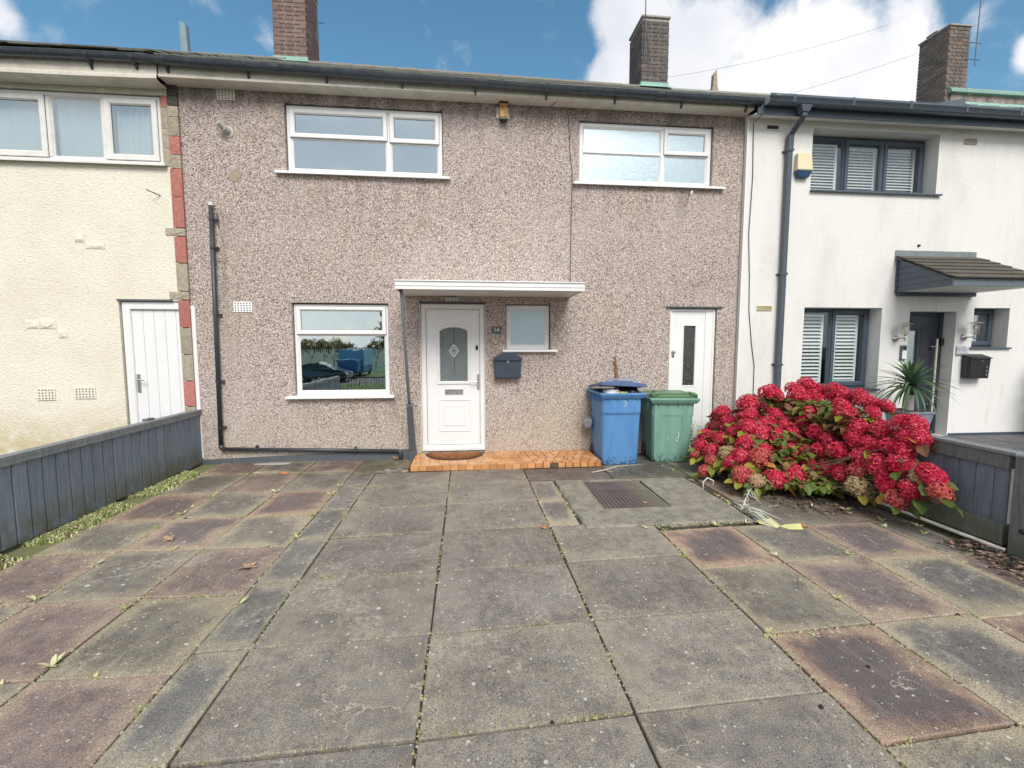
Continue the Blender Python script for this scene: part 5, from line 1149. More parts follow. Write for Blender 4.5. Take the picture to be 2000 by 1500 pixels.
def bins():
    blue = plastic('faded_blue_plastic', (.085,.235,.50,1), (.15,.34,.58,1)); bdark = plastic('blue_lid_plastic', (.055,.11,.25,1), (.10,.17,.32,1))
    green = plastic('faded_green_plastic', (.17,.33,.265,1), (.27,.44,.37,1)); gdark = plastic('green_lid_plastic', (.09,.19,.095,1), (.14,.26,.13,1))
    # blue bin
    cx, cy, rz = 2.035, -.375, R_(0)
    t = thing('wheelie_bin', (cx, cy, 0), 'faded blue wheelie bin stuffed with rubbish so its lid stands open', 'wheelie bin')
    h = .965
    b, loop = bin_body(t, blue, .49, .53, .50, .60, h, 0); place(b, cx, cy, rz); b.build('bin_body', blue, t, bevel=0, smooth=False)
    def rimring(w, d, z0, z1, th, cx, cy, rz, mat, t):
        r = MB(); r.box(-w/2, w/2, -d/2, -d/2+th, z0, z1); r.box(-w/2, w/2, d/2-th, d/2, z0, z1); r.box(-w/2, -w/2+th, -d/2+th, d/2-th, z0, z1); r.box(w/2-th, w/2, -d/2+th, d/2-th, z0, z1)
        r.hexa([(-w/2+.035,-d/2+.03,z0-.045),(w/2-.035,-d/2+.03,z0-.045),(w/2-.035,-d/2+.05,z0-.045),(-w/2+.035,-d/2+.05,z0-.045)], [(-w/2+.005,-d/2+.004,z0-.001),(w/2-.005,-d/2+.004,z0-.001),(w/2-.005,-d/2+.05,z0-.001),(-w/2+.005,-d/2+.05,z0-.001)])
        place(r, cx, cy, rz).build('bin_rim', mat, t, bevel=.006)
        for k in (-1.5, -.5, .5, 1.5):
            q = MB(); q.hexa([(k*.13-.004,-d/2+.03,z0-.07),(k*.13+.004,-d/2+.03,z0-.07),(k*.13+.004,-d/2+.06,z0-.07),(k*.13-.004,-d/2+.06,z0-.07)], [(k*.13-.004,-d/2+.002,z0-.001),(k*.13+.004,-d/2+.002,z0-.001),(k*.13+.004,-d/2+.06,z0-.001),(k*.13-.004,-d/2+.06,z0-.001)]); place(q, cx, cy, rz).build('rim_rib', mat, t)
            q = MB(); q.box(-w/2+.002, -w/2+.055, k*.12-.004, k*.12+.004, z0-.10, z0-.001); place(q, cx, cy, rz).build('rim_rib', mat, t)
    rimring(.625, .70, h-.018, h+.012, .05, cx, cy, rz, blue, t)
    b = MB()   # lid propped open, hinged at the back
    n = 8; W_, D_ = .60, .67
    for s_, hh in ((0, .0), (1, .022)):
        pass
    Lm = Matrix.Translation((cx - .01, cy + .31, h + .03)) @ Matrix.Rotation(R_(-8.5), 4, 'X') @ Matrix.Rotation(R_(3), 4, 'Y')
    pr = [(-.30, -.02), (-.29, .018), (-.2, .034), (.2, .034), (.29, .018), (.30, -.02), (.285, -.02), (.275, .008), (-.275, .008), (-.285, -.02)]
    b.prism(pr, 'Y', -D_, 0); b.box(-.30, .30, -D_-.016, -D_-.001, -.025, .020); b.box(-.13, .13, -D_+.02, -D_+.07, .0345, .05); b.xf(Lm); b.build('bin_lid', bdark, t, bevel=.004)
    b = MB(); b.tube([(-.26, .33, h+.0), (.26, .33, h+.0)], .014, 10); place(b, cx, cy, rz).build('bin_handle', bdark, t)
    for sx in (-1, 1): b = MB(); b.tube([(sx*.255, .23, .10), (sx*.205, .23, .10)], .10, 20); place(b, cx, cy, rz).build('wheel', M['black_metal'], t, bevel=.006)
    chalk = simple('worn_white_paint', (.45,.58,.72,1), .6, .6, 40, grimecol=(.12,.27,.55,1))
    text_mesh('3', .11, .0006, chalk, 'painted_number', t, (cx + .04, cy - .2975, .83), rot=(math.pi/2 + .065, 0, 0))
    b = MB(); b.box(-.235, .235, -.2958, -.290, .695, .699); place(b, cx, cy, rz).build('mould_line', bdark, t)
    # rubbish on and in it
    def bag(name, pts, r, mat, label, cat, group=None, seed=1, n=420):
        rs = random.Random(seed); b = MB()
        import mathutils
        c0 = Vector(pts[0])
        me = bpy.data.meshes.new(name)
        import bmesh
        bm = bmesh.new(); bmesh.ops.create_icosphere(bm, subdivisions=4, radius=1)
        from mathutils import noise
        for v in bm.verts:
            q = v.co.copy(); k = 1 + .35*noise.noise(q*1.7 + Vector((seed*7,0,0))) + .22*abs(noise.noise(q*4.1 + Vector((0,seed*3,0)))) + .10*abs(noise.noise(q*11))
            v.co = Vector((q.x*r[0]*k, q.y*r[1]*k, q.z*r[2]*k))
        bm.to_mesh(me); bm.free(); me.materials.append(mat)
        for p in me.polygons: p.use_smooth = True
        o = bpy.data.objects.new(name, me); C.objects.link(o); o.location = c0; return tag(o, label, cat, group)
    gp = NT('translucent_grey_polythene', .25, .5); gp.base((.36,.38,.44,1)); gp.put(gp.b.inputs['Transmission Weight'], .25); gp.bump(gp.noise(18, 5, .6, None, 1), .01)
    bag('rubbish_bag', [(cx+.10, cy+.03, h+.125)], (.20, .16, .055), gp.m, 'grey see-through plastic bag lying on top of the blue bin', 'plastic bag', seed=3)
    bk = NT('black_polythene', .22, .6); bk.base((.012,.013,.017,1)); bk.bump(bk.noise(22, 5, .6, None, 1), .015)
    bag('rubbish_bag', [(cx+.13, cy-.18, h+.0)], (.14, .13, .065), bk.m, 'black bin bag squeezed out beneath the lid of the blue bin', 'bin bag', seed=5)
    bag('rubbish_bag', [(cx-.12, cy-.20, h+.005)], (.11, .12, .055), simple('white_tissue', (.72,.74,.74,1), .6, .15, 30, bump=.005), 'crumpled white bag sticking out of the blue bin at its left', 'plastic bag', seed=8)
    bag('food_packet', [(cx+.01, cy-.265, h-.0)], (.075, .05, .03), simple('yellow_packet_foil', (.58,.52,.08,1), .3, .5, 25, grimecol=(.04,.14,.12,1)), 'yellow and dark green food packet hanging over the rim of blue bin', 'food packet', seed=12)
    bag('rubbish_bag', [(1.72, -.14, .50)], (.055, .09, .085), gp.m, 'torn grey bag caught behind the left side of the blue bin', 'plastic bag', seed=21)
    # green bin
    cx, cy, rz = 2.80, -.33, R_(-7)
    t = thing('wheelie_bin', (cx, cy, 0), 'pale green wheelie bin with its lid shut beside the narrow white door', 'wheelie bin')
    h = .885
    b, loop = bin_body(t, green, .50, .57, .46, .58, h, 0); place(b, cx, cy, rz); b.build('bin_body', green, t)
    q = MB()
    for x0, x1 in ((-.26,-.15), (.13,.215)): q.hexa([(x0*.9,-.236,.03),(x1*.9,-.236,.03),(x1*.9,-.20,.03),(x0*.9,-.20,.03)], [(x0,-.292,h-.09),(x1,-.292,h-.09),(x1,-.26,h-.09),(x0,-.26,h-.09)])
    place(q, cx, cy, rz).build('front_rib', green, t, bevel=.008)
    rimring(.66, .70, h-.020, h+.010, .05, cx, cy, rz, green, t)
    b = MB(); b.prism([(-.31, h+.011), (-.30, h+.040), (-.22, h+.058), (.22, h+.058), (.30, h+.040), (.31, h+.011)], 'Y', -.32, .32); b.box(-.20, .20, -.30, .05, h+.0585, h+.085)
    place(b, cx, cy, rz).build('bin_lid', gdark, t, bevel=.010)
    for sx in (-1, 1): b = MB(); b.prism([(sx*.20, h+.06), (sx*.30, h+.03), (sx*.30, h+.06), (sx*.26, h+.085), (sx*.20, h+.09)], 'Y', -.335, -.20); place(b, cx, cy, rz).build('lid_lug', gdark, t, bevel=.006)
    b = MB(); b.tube([(-.26, .34, h), (.26, .34, h)], .014, 10); place(b, cx, cy, rz).build('bin_handle', gdark, t)
    for sx in (-1, 1): b = MB(); b.tube([(sx*.265, .20, .10), (sx*.21, .20, .10)], .10, 20); place(b, cx, cy, rz).build('wheel', M['black_metal'], t, bevel=.006)
    wp = simple('white_paint_drip', (.75,.80,.80,1), .5, .3, 30)
    b = MB(); b.tube([(.075,-.268,.42), (.085,-.266,.39), (.082,-.262,.36), (.068,-.258,.335)], [.006,.008,.007,.004], 6); b.tube([(.06,-.256,.315), (.07,-.254,.30), (.068,-.252,.29)], [.007,.010,.006], 6); b.tube([(-.055,-.254,.34), (-.05,-.253,.335)], .007, 6)
    place(b, cx, cy, rz).build('paint_mark', wp, t)
bins()
rn = random.Random(4)
b = MB(); b.tube([(2.155,-.04,.55), (2.165,-.03,1.1), (2.15,-.02,1.28)], .014, 6); b.tube([(2.195,-.05,.55), (2.19,-.03,1.1), (2.14,-.02,1.44)], .011, 6); b.tube([(2.17,-.03,.9), (2.175,-.02,1.22), (2.12,-.015,1.37)], .007, 5)
tag(b.build('broken_branch', simple('rusty_brown_bark', (.24,.12,.07,1), .9, .6, 20), smooth=True), 'thin brown broken branch standing against the wall behind the blue bin', 'branch')

# ------------------------------------------------------------------ hydrangea
HEADS = "3.9,-0.96,0.98,0.144,R;3.52,-1.07,0.86,0.131,R;3.69,-1.13,0.83,0.074,D;4.27,-0.91,1.02,0.126,R;4.48,-0.85,1.08,0.118,R;4.59,-0.92,1.0,0.117,R;4.25,-1.02,0.92,0.143,R;4.44,-1.02,0.92,0.134,R;4.65,-1.14,1.02,0.132,R;4.63,-1.29,0.97,0.137,R;4.61,-1.13,0.93,0.104,R;4.64,-1.49,0.99,0.115,R;4.61,-1.62,0.93,0.112,R;4.61,-1.73,0.93,0.101,R;4.61,-1.88,0.93,0.09,R;4.21,-2.13,0.9,0.077,R;4.25,-1.69,0.9,0.11,R;4.07,-1.95,0.84,0.136,R;4.06,-1.45,0.8,0.106,R;3.45,-1.21,0.75,0.101,R;3.78,-1.22,0.75,0.101,R;3.15,-0.92,0.56,0.096,D;3.24,-1.23,0.55,0.091,R;3.36,-1.37,0.63,0.133,R;3.59,-1.37,0.63,0.142,R;3.8,-1.34,0.65,0.108,R;3.05,-0.93,0.46,0.096,R;3.11,-1.15,0.45,0.101,R;2.94,-1.01,0.33,0.104,R;2.98,-1.21,0.31,0.109,R;3.21,-1.51,0.47,0.112,R;3.41,-1.47,0.56,0.114,R;3.59,-1.49,0.54,0.122,R;3.84,-1.47,0.55,0.141,R;4.0,-1.46,0.65,0.124,R;3.98,-1.69,0.61,0.135,R;3.96,-1.86,0.58,0.106,R;3.99,-2.17,0.64,0.123,R;4.03,-2.15,0.75,0.108,R;3.98,-2.37,0.62,0.103,R;4.05,-2.39,0.77,0.11,R;4.08,-2.59,0.87,0.105,R;4.09,-2.68,0.87,0.109,R;4.04,-2.67,0.76,0.116,R;4.05,-2.77,0.78,0.094,R;3.99,-2.57,0.65,0.105,R;3.99,-2.69,0.64,0.102,R;3.63,-1.66,0.42,0.136,R;3.82,-1.69,0.39,0.11,R;3.9,-1.83,0.44,0.107,R;3.92,-2.07,0.49,0.126,R;3.92,-2.36,0.47,0.125,R;3.93,-2.52,0.5,0.099,R;3.94,-2.72,0.52,0.122,R;3.09,-1.64,0.35,0.11,R;3.22,-1.77,0.36,0.115,P;3.35,-1.67,0.42,0.101,R;3.05,-1.44,0.33,0.105,G;3.0,-1.59,0.27,0.085,R;2.85,-1.06,0.23,0.065,P;2.8,-1.38,0.11,0.08,P;2.91,-1.34,0.22,0.089,P;2.95,-1.9,0.2,0.112,P;3.0,-2.07,0.19,0.085,G;3.51,-1.84,0.3,0.09,R;3.24,-2.02,0.2,0.11,R;3.48,-1.99,0.21,0.127,R;3.75,-1.86,0.28,0.115,R;3.66,-2.01,0.2,0.079,G;3.83,-2.01,0.27,0.103,R;3.84,-2.19,0.29,0.107,R;3.87,-2.36,0.35,0.103,P;3.81,-2.44,0.22,0.116,G;3.89,-2.58,0.42,0.105,R;3.85,-2.68,0.31,0.103,R;3.82,-2.82,0.23,0.1,P;3.86,-2.91,0.34,0.104,R;3.93,-2.98,0.5,0.108,R;3.92,-3.03,0.48,0.1,R;3.91,-2.92,0.45,0.077,G;3.88,-3.12,0.39,0.092,P;3.73,-2.11,0.14,0.07,P"
def foliage_mat(name, cols, rough=.55, vein=True, trans=.25):
    t = NT(name, rough, .35); oi = t.n('ObjectInfo'); geo = t.n('NewGeometry').outputs['Position']
    c = t.ramp(oi.outputs['Random'], [(i/(len(cols)-1), (*c, 1)) for i, c in enumerate(cols)])
    c = t.mix(t.rng(t.noise(35, 4, .6, geo), .42, .68, 0, .45), c, (.20,.19,.05,1)); t.base(c)
    d = t.n('BsdfTranslucent'); t.put(d.inputs[0], c); m = t.n('MixShader'); m.inputs[0].default_value = trans
    t.L.new(t.b.outputs[0], m.inputs[1]); t.L.new(d.outputs[0], m.inputs[2]); t.L.new(m.outputs[0], t.out.inputs['Surface']); return t.m
def petal_mats(key, cols, pale, palef):
    t = NT('hydrangea_petal_' + key, .6, .25); geo = t.n('NewGeometry').outputs['Position']; oi = t.n('ObjectInfo')
    n = t.noise(48, 3, .75, geo); big = t.noise(9, 3, .6, geo)
    c = t.mix(t.rng(n, .35, .65), cols[0], cols[1]); c = t.mix(t.rng(oi.outputs['Random'], 0, 1, 0, .55), c, cols[2])
    c = t.mix(t.math('MULTIPLY', t.rng(n, .52, .66), t.rng(big, .36, .62, 0, palef)), c, pale); t.base(c)
    d = t.n('BsdfTranslucent'); t.put(d.inputs[0], c); m = t.n('MixShader'); m.inputs[0].default_value = .2
    t.L.new(t.b.outputs[0], m.inputs[1]); t.L.new(d.outputs[0], m.inputs[2]); t.L.new(m.outputs[0], t.out.inputs['Surface']); return t.m
PM = {'R': petal_mats('crimson', [(.46,.014,.048,1), (.74,.045,.115,1), (.56,.020,.062,1)], (.86,.50,.44,1), .75),
      'P': petal_mats('coral', [(.50,.045,.065,1), (.58,.13,.12,1), (.46,.09,.07,1)], (.74,.48,.36,1), .8),
      'D': petal_mats('maroon', [(.16,.012,.02,1), (.27,.03,.04,1), (.20,.03,.03,1)], (.45,.15,.12,1), .3),
      'G': petal_mats('faded_green', [(.52,.42,.24,1), (.50,.26,.17,1), (.38,.36,.16,1)], (.72,.60,.42,1), .9)}
def head_mesh(seed, nfl=230):
    rs = random.Random(seed); b = MB()
    from mathutils import noise
    bumps = [Vector((rs.gauss(0,1), rs.gauss(0,1), rs.gauss(0,1))).normalized() for _ in range(9)]
    for i in range(nfl):
        zz = 1 - 1.62*(i+.5)/nfl; ph = i*2.39996 + rs.uniform(-.25,.25); rr = math.sqrt(max(0, 1-zz*zz))
        d = Vector((rr*math.cos(ph), rr*math.sin(ph), zz)); k = .90 + .18*max(bp.dot(d) for bp in bumps)**3 - .12*(1 - max(bp.dot(d) for bp in bumps)) + rs.uniform(-.05,.05)
        c = Vector((d.x*k, d.y*k, d.z*k*.80)); nrm = (d + Vector((rs.gauss(0,.42), rs.gauss(0,.42), rs.gauss(0,.42)))).normalized()
        u = nrm.cross(Vector((rs.random(), rs.random(), rs.random()+.1))).normalized(); v = nrm.cross(u); a0 = rs.random()*6
        for p in range(4):
            a = a0 + p*math.pi/2; dr = u*math.cos(a) + v*math.sin(a); sd = u*-math.sin(a) + v*math.cos(a); s = rs.uniform(.10,.145); lift = rs.uniform(-.05,.07)
            b.add([c, c + dr*s*.65 + sd*s*.55 + nrm*.02, c + dr*s*1.15 + nrm*lift, c + dr*s*.65 - sd*s*.55 + nrm*.02], [(0,1,2,3)])
    # inner mass hides the gaps
    import bmesh
    bm = bmesh.new(); bmesh.ops.create_icosphere(bm, subdivisions=2, radius=.74); off = len(b.v)
    for v in bm.verts: b.v.append(Vector((v.co.x, v.co.y, v.co.z*.78 if v.co.z > -.4 else v.co.z*.5)))
    for f in bm.faces: b.f.append([v.index + off for v in f.verts]); b.m.append(0)
    bm.free(); return b
def leaf_blade(L, w, cup=.12, seg=5, serr=0.):
    b = MB(); base = 0
    for i in range(seg+1):
        f = i/seg; ww = w*math.sin(math.pi*min(.98, f*.9+.06))**.8; x = L*f; z = -cup*L*f*f; r = serr*(-1)**i
        b.v += [Vector((x, -ww*(1+r), z+ww*.25)), Vector((x, 0, z)), Vector((x, ww*(1+r), z+ww*.25))]
    for i in range(seg): 
        for k in (0, 1): a = i*3+k; b.f.append([a, a+1, a+4, a+3]); b.m.append(0)
    return b
def hydrangea():
    t = thing('hydrangea', (3.7, -1.3, 0), 'large red hydrangea bush full of crimson flower heads by the right fence', 'hydrangea')
    hm = {k: [head_mesh(s).mesh('flower_head', PM[k]) for s in ((1,2,3,4) if k == 'R' else (5,6))] for k in PM}
    rs = random.Random(5)
    lm = {'y': foliage_mat('yellow_green_leaf', [(.16,.22,.03), (.30,.30,.04), (.10,.17,.03), (.42,.33,.05)]), 'g': foliage_mat('mid_green_leaf', [(.06,.11,.02), (.10,.16,.03), (.045,.08,.02)]), 'o': foliage_mat('autumn_leaf', [(.50,.16,.05), (.55,.30,.06), (.35,.09,.06)]), 'm': foliage_mat('maroon_leaf', [(.14,.045,.04), (.22,.09,.06), (.12,.08,.03)])}
    lv = {k: [leaf_blade(1, .36, c, 6, .05).mesh('leaf', m) for c in (.1, .3)] for k, m in lm.items()}
    heads = []
    for s in HEADS.split(';'):
        x, y, z, r, k = s.split(','); heads.append((float(x), float(y), float(z), float(r), k))
    nl = 0; st = MB(); st2 = MB(); nst = 0
    roots = [(3.55+rs.uniform(-.3,.35), -1.25+rs.uniform(-.5,.35), -.02) for _ in range(9)]
    allh = [(h, True) for h in heads]
    # heads that fill the mound on the far side and between, seen from beside it
    for i in range(46):
        a = rs.uniform(0, 2*math.pi); rr = rs.uniform(.25, 1.); el = rs.uniform(.1, 1.2)
        x = 3.62 + .62*rr*math.cos(a)*math.cos(el*.8); y = -1.05 + .85*rr*math.sin(a)*math.cos(el*.8); z = .30 + .48*math.sin(el)*rr
        if y < -1.3: z -= .12
        if min(math.hypot(math.hypot(x-h[0], y-h[1]), z-h[2]) for h in heads) < .13: continue
        allh.append(((x, min(y, -.18), z, rs.uniform(.09,.12), rs.choice('RRRRPD')), False))
    for (x, y, z, r, k), main in allh:
        out = Vector((x-3.6, y+1.2, (z-.35)*1.1)).normalized()
        tilt = Vector((out.x*.7, out.y*.7-.15, 1)).normalized(); q = tilt.to_track_quat('Z', 'Y'); e = q.to_euler()
        sc_ = r*.93
        inst('flower_head', rs.choice(hm[k]), t, (x, y, z), e, (sc_*rs.uniform(.95,1.1), sc_*rs.uniform(.95,1.1), sc_*rs.uniform(.92,1.08)))
        rt = roots[rs.randrange(9)]; p0 = Vector(rt); p2 = Vector((x, y, z-.3*r)); p1 = p0.lerp(p2, .5) + Vector((0, 0, -.02)) + (p2-p0)*.1
        st.tube([p0, p1, p2], [.010, .007, .005], 5)
        for j in range((3 if z < .75 else 2) if main else 1):
            if nl >= 292: break
            a = math.atan2(out.y, out.x) + rs.uniform(-1.3, 1.3); el = rs.uniform(-.75, .05); L = rs.uniform(.085, .15)
            kk = rs.choice('yyyggo') if z < .45 else rs.choice('ygmmoom' if z > .62 else 'ygom')
            d = Vector((math.cos(a)*math.cos(el), math.sin(a)*math.cos(el), math.sin(el)))
            pos = Vector((x, y, z)) + d*r*.55 + Vector((0, 0, -r*.42)); nl += 1
            qx = d.to_track_quat('X', 'Z').to_euler(); qx.x += rs.uniform(-.6, .6)
            inst('leaf', rs.choice(lv[kk]), t, pos, qx, (L*1.15, L, L))
    st.build('stem', simple('woody_stem', (.12,.085,.05,1), .9, .4, 20), t, smooth=True)
    # dense inner leaves no one could count
    b = MB(); ms = [lm['g'], lm['m'], lm['y']]
    for i in range(3000):
        a = rs.uniform(0, 2*math.pi); rr = rs.random()**.5; x = 3.72 + .80*rr*math.cos(a); y = -1.30 + 1.0*rr*math.sin(a)
        if y > -.12: continue
        zt = .66*math.sqrt(max(0, 1-rr*rr)) + .12 - max(0, -1.3-y)*.34
        if x > 4.11:
            if rr > .95: continue
            zt = .90; 
        if x > 4.08 and False: continue
        zt = zt; z = rs.uniform(.10 + .1*rr, max(.16, zt)) if x < 4.11 else rs.uniform(.82, .93); z = max(.06, z)
        if x > 4.11 and z < .82: continue
        lf = leaf_blade(1, .38, .2, 2); L = rs.uniform(.06,.12); n0 = len(b.v); b.cm = rs.choice((0,0,1,2))
        Mx = Matrix.Translation((x, y, z)) @ Matrix.Rotation(rs.uniform(0, 6.28), 4, 'Z') @ Matrix.Rotation(rs.uniform(-.2,1.0), 4, 'Y') @ Matrix.Scale(L, 4)
        b.add([Mx @ v for v in lf.v], lf.f)
    for i in range(520):
        x, y, z = rs.uniform(3.90, 4.22), rs.uniform(-2.15, -.25), rs.uniform(.66, .90)
        if x > 4.10: z = rs.uniform(.81, .92)
        lf = leaf_blade(1, .40, .2, 2); L = rs.uniform(.07,.13); b.cm = rs.choice((1,1,0,2))
        Mx = Matrix.Translation((x, y, z)) @ Matrix.Rotation(rs.uniform(0, 6.28), 4, 'Z') @ Matrix.Rotation(rs.uniform(-.2,.9), 4, 'Y') @ Matrix.Scale(L, 4)
        b.add([Mx @ v for v in lf.v], lf.f)
    fo = b.build('inner_foliage', ms, t); fo['kind'] = 'stuff'
hydrangea()

# ------------------------------------------------------------------ planters with spiky palms
def planter(cx, cy, z0, s, lab1, lab2, ws=1., seed=3, trunkh=.30):
    t = thing('planter', (cx, cy, z0), lab1, 'planter'); pm = bpy.data.materials.get('grey_planter_plastic') or simple('grey_planter_plastic', (.22,.25,.31,1), .45, .15, 6)
    h, a, c = .47*s, .125*s, .19*s
    b = MB(); b.hexa([(cx-a,cy-a,z0),(cx+a,cy-a,z0),(cx+a,cy+a,z0),(cx-a,cy+a,z0)], [(cx-c,cy-c,z0+h),(cx+c,cy-c,z0+h),(cx+c,cy+c,z0+h),(cx-c,cy+c,z0+h)]); b.build('pot_body', pm, t, bevel=.01)
    b = MB(); b.box(cx-c-.012, cx+c+.012, cy-c-.012, cy+c+.012, z0+h+.001, z0+h+.035); b.build('pot_rim', pm, t, bevel=.008)
    b = MB(); b.box(cx-c+.02, cx+c-.02, cy-c+.02, cy+c-.02, z0+h+.0355, z0+h+.042); b.build('pot_soil', M['soil'], t)
    p = thing('spiky_palm', (cx, cy, z0+h), lab2, 'potted plant'); zt = z0+h+.04
    bk = bpy.data.materials.get('pale_wrapped_trunk') or simple('pale_wrapped_trunk', (.52,.50,.45,1), .8, .4, 30, bump=.01)
    b = MB(); b.tube([(cx, cy, zt), (cx+.005, cy, zt+trunkh*.6)], [.052, .048], 12); b.build('trunk', bk, p)
    b = MB(); b.tube([(cx+.005, cy, zt+trunkh*.6), (cx, cy, zt+trunkh)], [.05, .07], 12); b.build('crown_base', simple('dark_palm_fibre', (.05,.06,.035,1), .9) if 'dark_palm_fibre' not in bpy.data.materials else bpy.data.materials['dark_palm_fibre'], p)
    lmat = bpy.data.materials.get('blue_green_blade') or foliage_mat('blue_green_blade', [(.07,.15,.09), (.11,.22,.10), (.05,.11,.085), (.16,.28,.12)], .4, trans=.15)
    rs = random.Random(seed); zc = zt+trunkh
    for i in range(96):
        f = i/96; el = 1.5 - 1.85*f + rs.uniform(-.12,.12); a = i*2.4 + rs.uniform(-.2,.2); L = (.32 + .27*min(1, f*1.7))*rs.uniform(.85,1.12)*ws; w = .018 + .008*(1-f)
        b = MB(); n = 7; x = 0.; z = 0.; ang = el; pts = []
        for k in range(n+1): pts.append((x, z, w*(1-(k/n)**2.2)+.0012)); x += math.cos(ang)*L/n; z += math.sin(ang)*L/n; ang -= (.10 + .10*f)*(1 if f > .15 else .3)
        for (px, pz, pw) in pts: b.v += [Vector((px, -pw, pz)), Vector((px, 0, pz-pw*.35)), Vector((px, pw, pz))]
        for k in range(n):
            for q in (0, 1): m0 = k*3+q; b.f.append([m0, m0+1, m0+4, m0+3]); b.m.append(0)
        b.xf(Matrix.Translation((cx, cy, zc-.03+.05*(1-f))) @ Matrix.Rotation(a, 4, 'Z')); b.build('blade_leaf', lmat, p, loc=(cx, cy, zc), smooth=True, fixn=False)
planter(6.25, -.62, .175, 1.0, 'square tapered grey planter in front of the dark grey door', 'spiky palm with pale wrapped trunk in the planter by the grey door', 1.02, 3, .36)
planter(9.12, -.62, .175, 1.2, 'grey planter cut by the right edge of the picture', 'spiky palm whose leaf tips enter at the right edge', 1.05, 9, .42)

# ------------------------------------------------------------------ small growth and litter
GW = [foliage_mat('pale_weed_leaf', [(.48,.58,.20), (.38,.50,.15), (.62,.66,.36)]), foliage_mat('straw_blade', [(.66,.66,.36), (.55,.60,.28), (.72,.70,.50)])]
def tuft(seed, broad):
    rs = random.Random(seed); b = MB()
    for i in range(7 if broad else 12):
        a = rs.uniform(0, 6.28); el = rs.uniform(.25, 1.1); L = rs.uniform(.6, 1.1); lf = leaf_blade(L, .17 if broad else .05, .25, 3)
        b.add([Matrix.Rotation(a, 4, 'Z') @ Matrix.Rotation(-el, 4, 'Y') @ v for v in lf.v], lf.f)
    return b
tufts = [tuft(i, i % 2).mesh('weed', GW[i % 2]) for i in range(6)]
rs = random.Random(21)
spots = []
for x, ys in ((-2.70, (-3.4,-2.9,-2.45,-2.2,-1.9,-1.72,-1.5,-1.32)), (-2.075, (-4.0,-3.5,-2.1,-1.75,-1.3)), (-1.435, (-4.4,-3.6,-2.6,-2.1,-1.55,-1.2)), (1.66, (-4.2,-3.2,-2.75)), (2.32, (-3.9,-3.3)), (2.99, (-3.6,-2.3)), (3.64, (-3.5,-2.9,-2.5))):
    for y in ys: spots.append((x+rs.uniform(-.03,.03), y+rs.uniform(-.05,.05), rs.uniform(.035,.07)))
for p in ((-1.13,-1.27,.045),(-1.05,-1.26,.05),(-2.2,-4.15,.03),(-1.8,-4.14,.03),(-2.9,-3.41,.03),(-2.3,-2.72,.045),(-1.6,-2.73,.03),(-1.0,-3.27,.03),(2.9,-3.33,.04),(3.3,-3.32,.05),(2.6,-4.13,.03),(1.9,-4.2,.035),(2.2,-2.68,.05),(1.55,-2.69,.045),(2.5,-2.66,.05),(2.62,-2.2,.05),(1.72,-2.05,.03),(2.72,-1.2,.055),(2.6,-.98,.06),(2.55,-.78,.05),(-3.15,-.55,.05),(-2.62,-.62,.05),(3.75,-2.75,.06),(3.85,-3.05,.05),(3.95,-2.9,.06),(3.4,-2.35,.045)): spots.append(p)
for i, (x, y, s) in enumerate(spots):
    kt = rs.randrange(6); zone = ('the fence-side columns at the left' if x < -2.4 else 'the red and grey columns left of middle' if x < -1.55 else 'the narrow grey slab column' if x < -.9 else 'the manhole surround' if (x < 2.8 and y > -2.75) else 'the near right columns' if x < 2.6 else 'the far right columns by the fence')
    tag(inst('weed', tufts[kt], None, (x, y, -.004), (0, 0, rs.uniform(0, 6.28)), s), ('pale broad-leaved weed' if kt % 2 else 'straw-coloured grassy weed') + ' in a joint of ' + zone, 'weed', ('broad-leaved' if kt % 2 else 'grassy') + ' weeds in the joints of ' + zone)
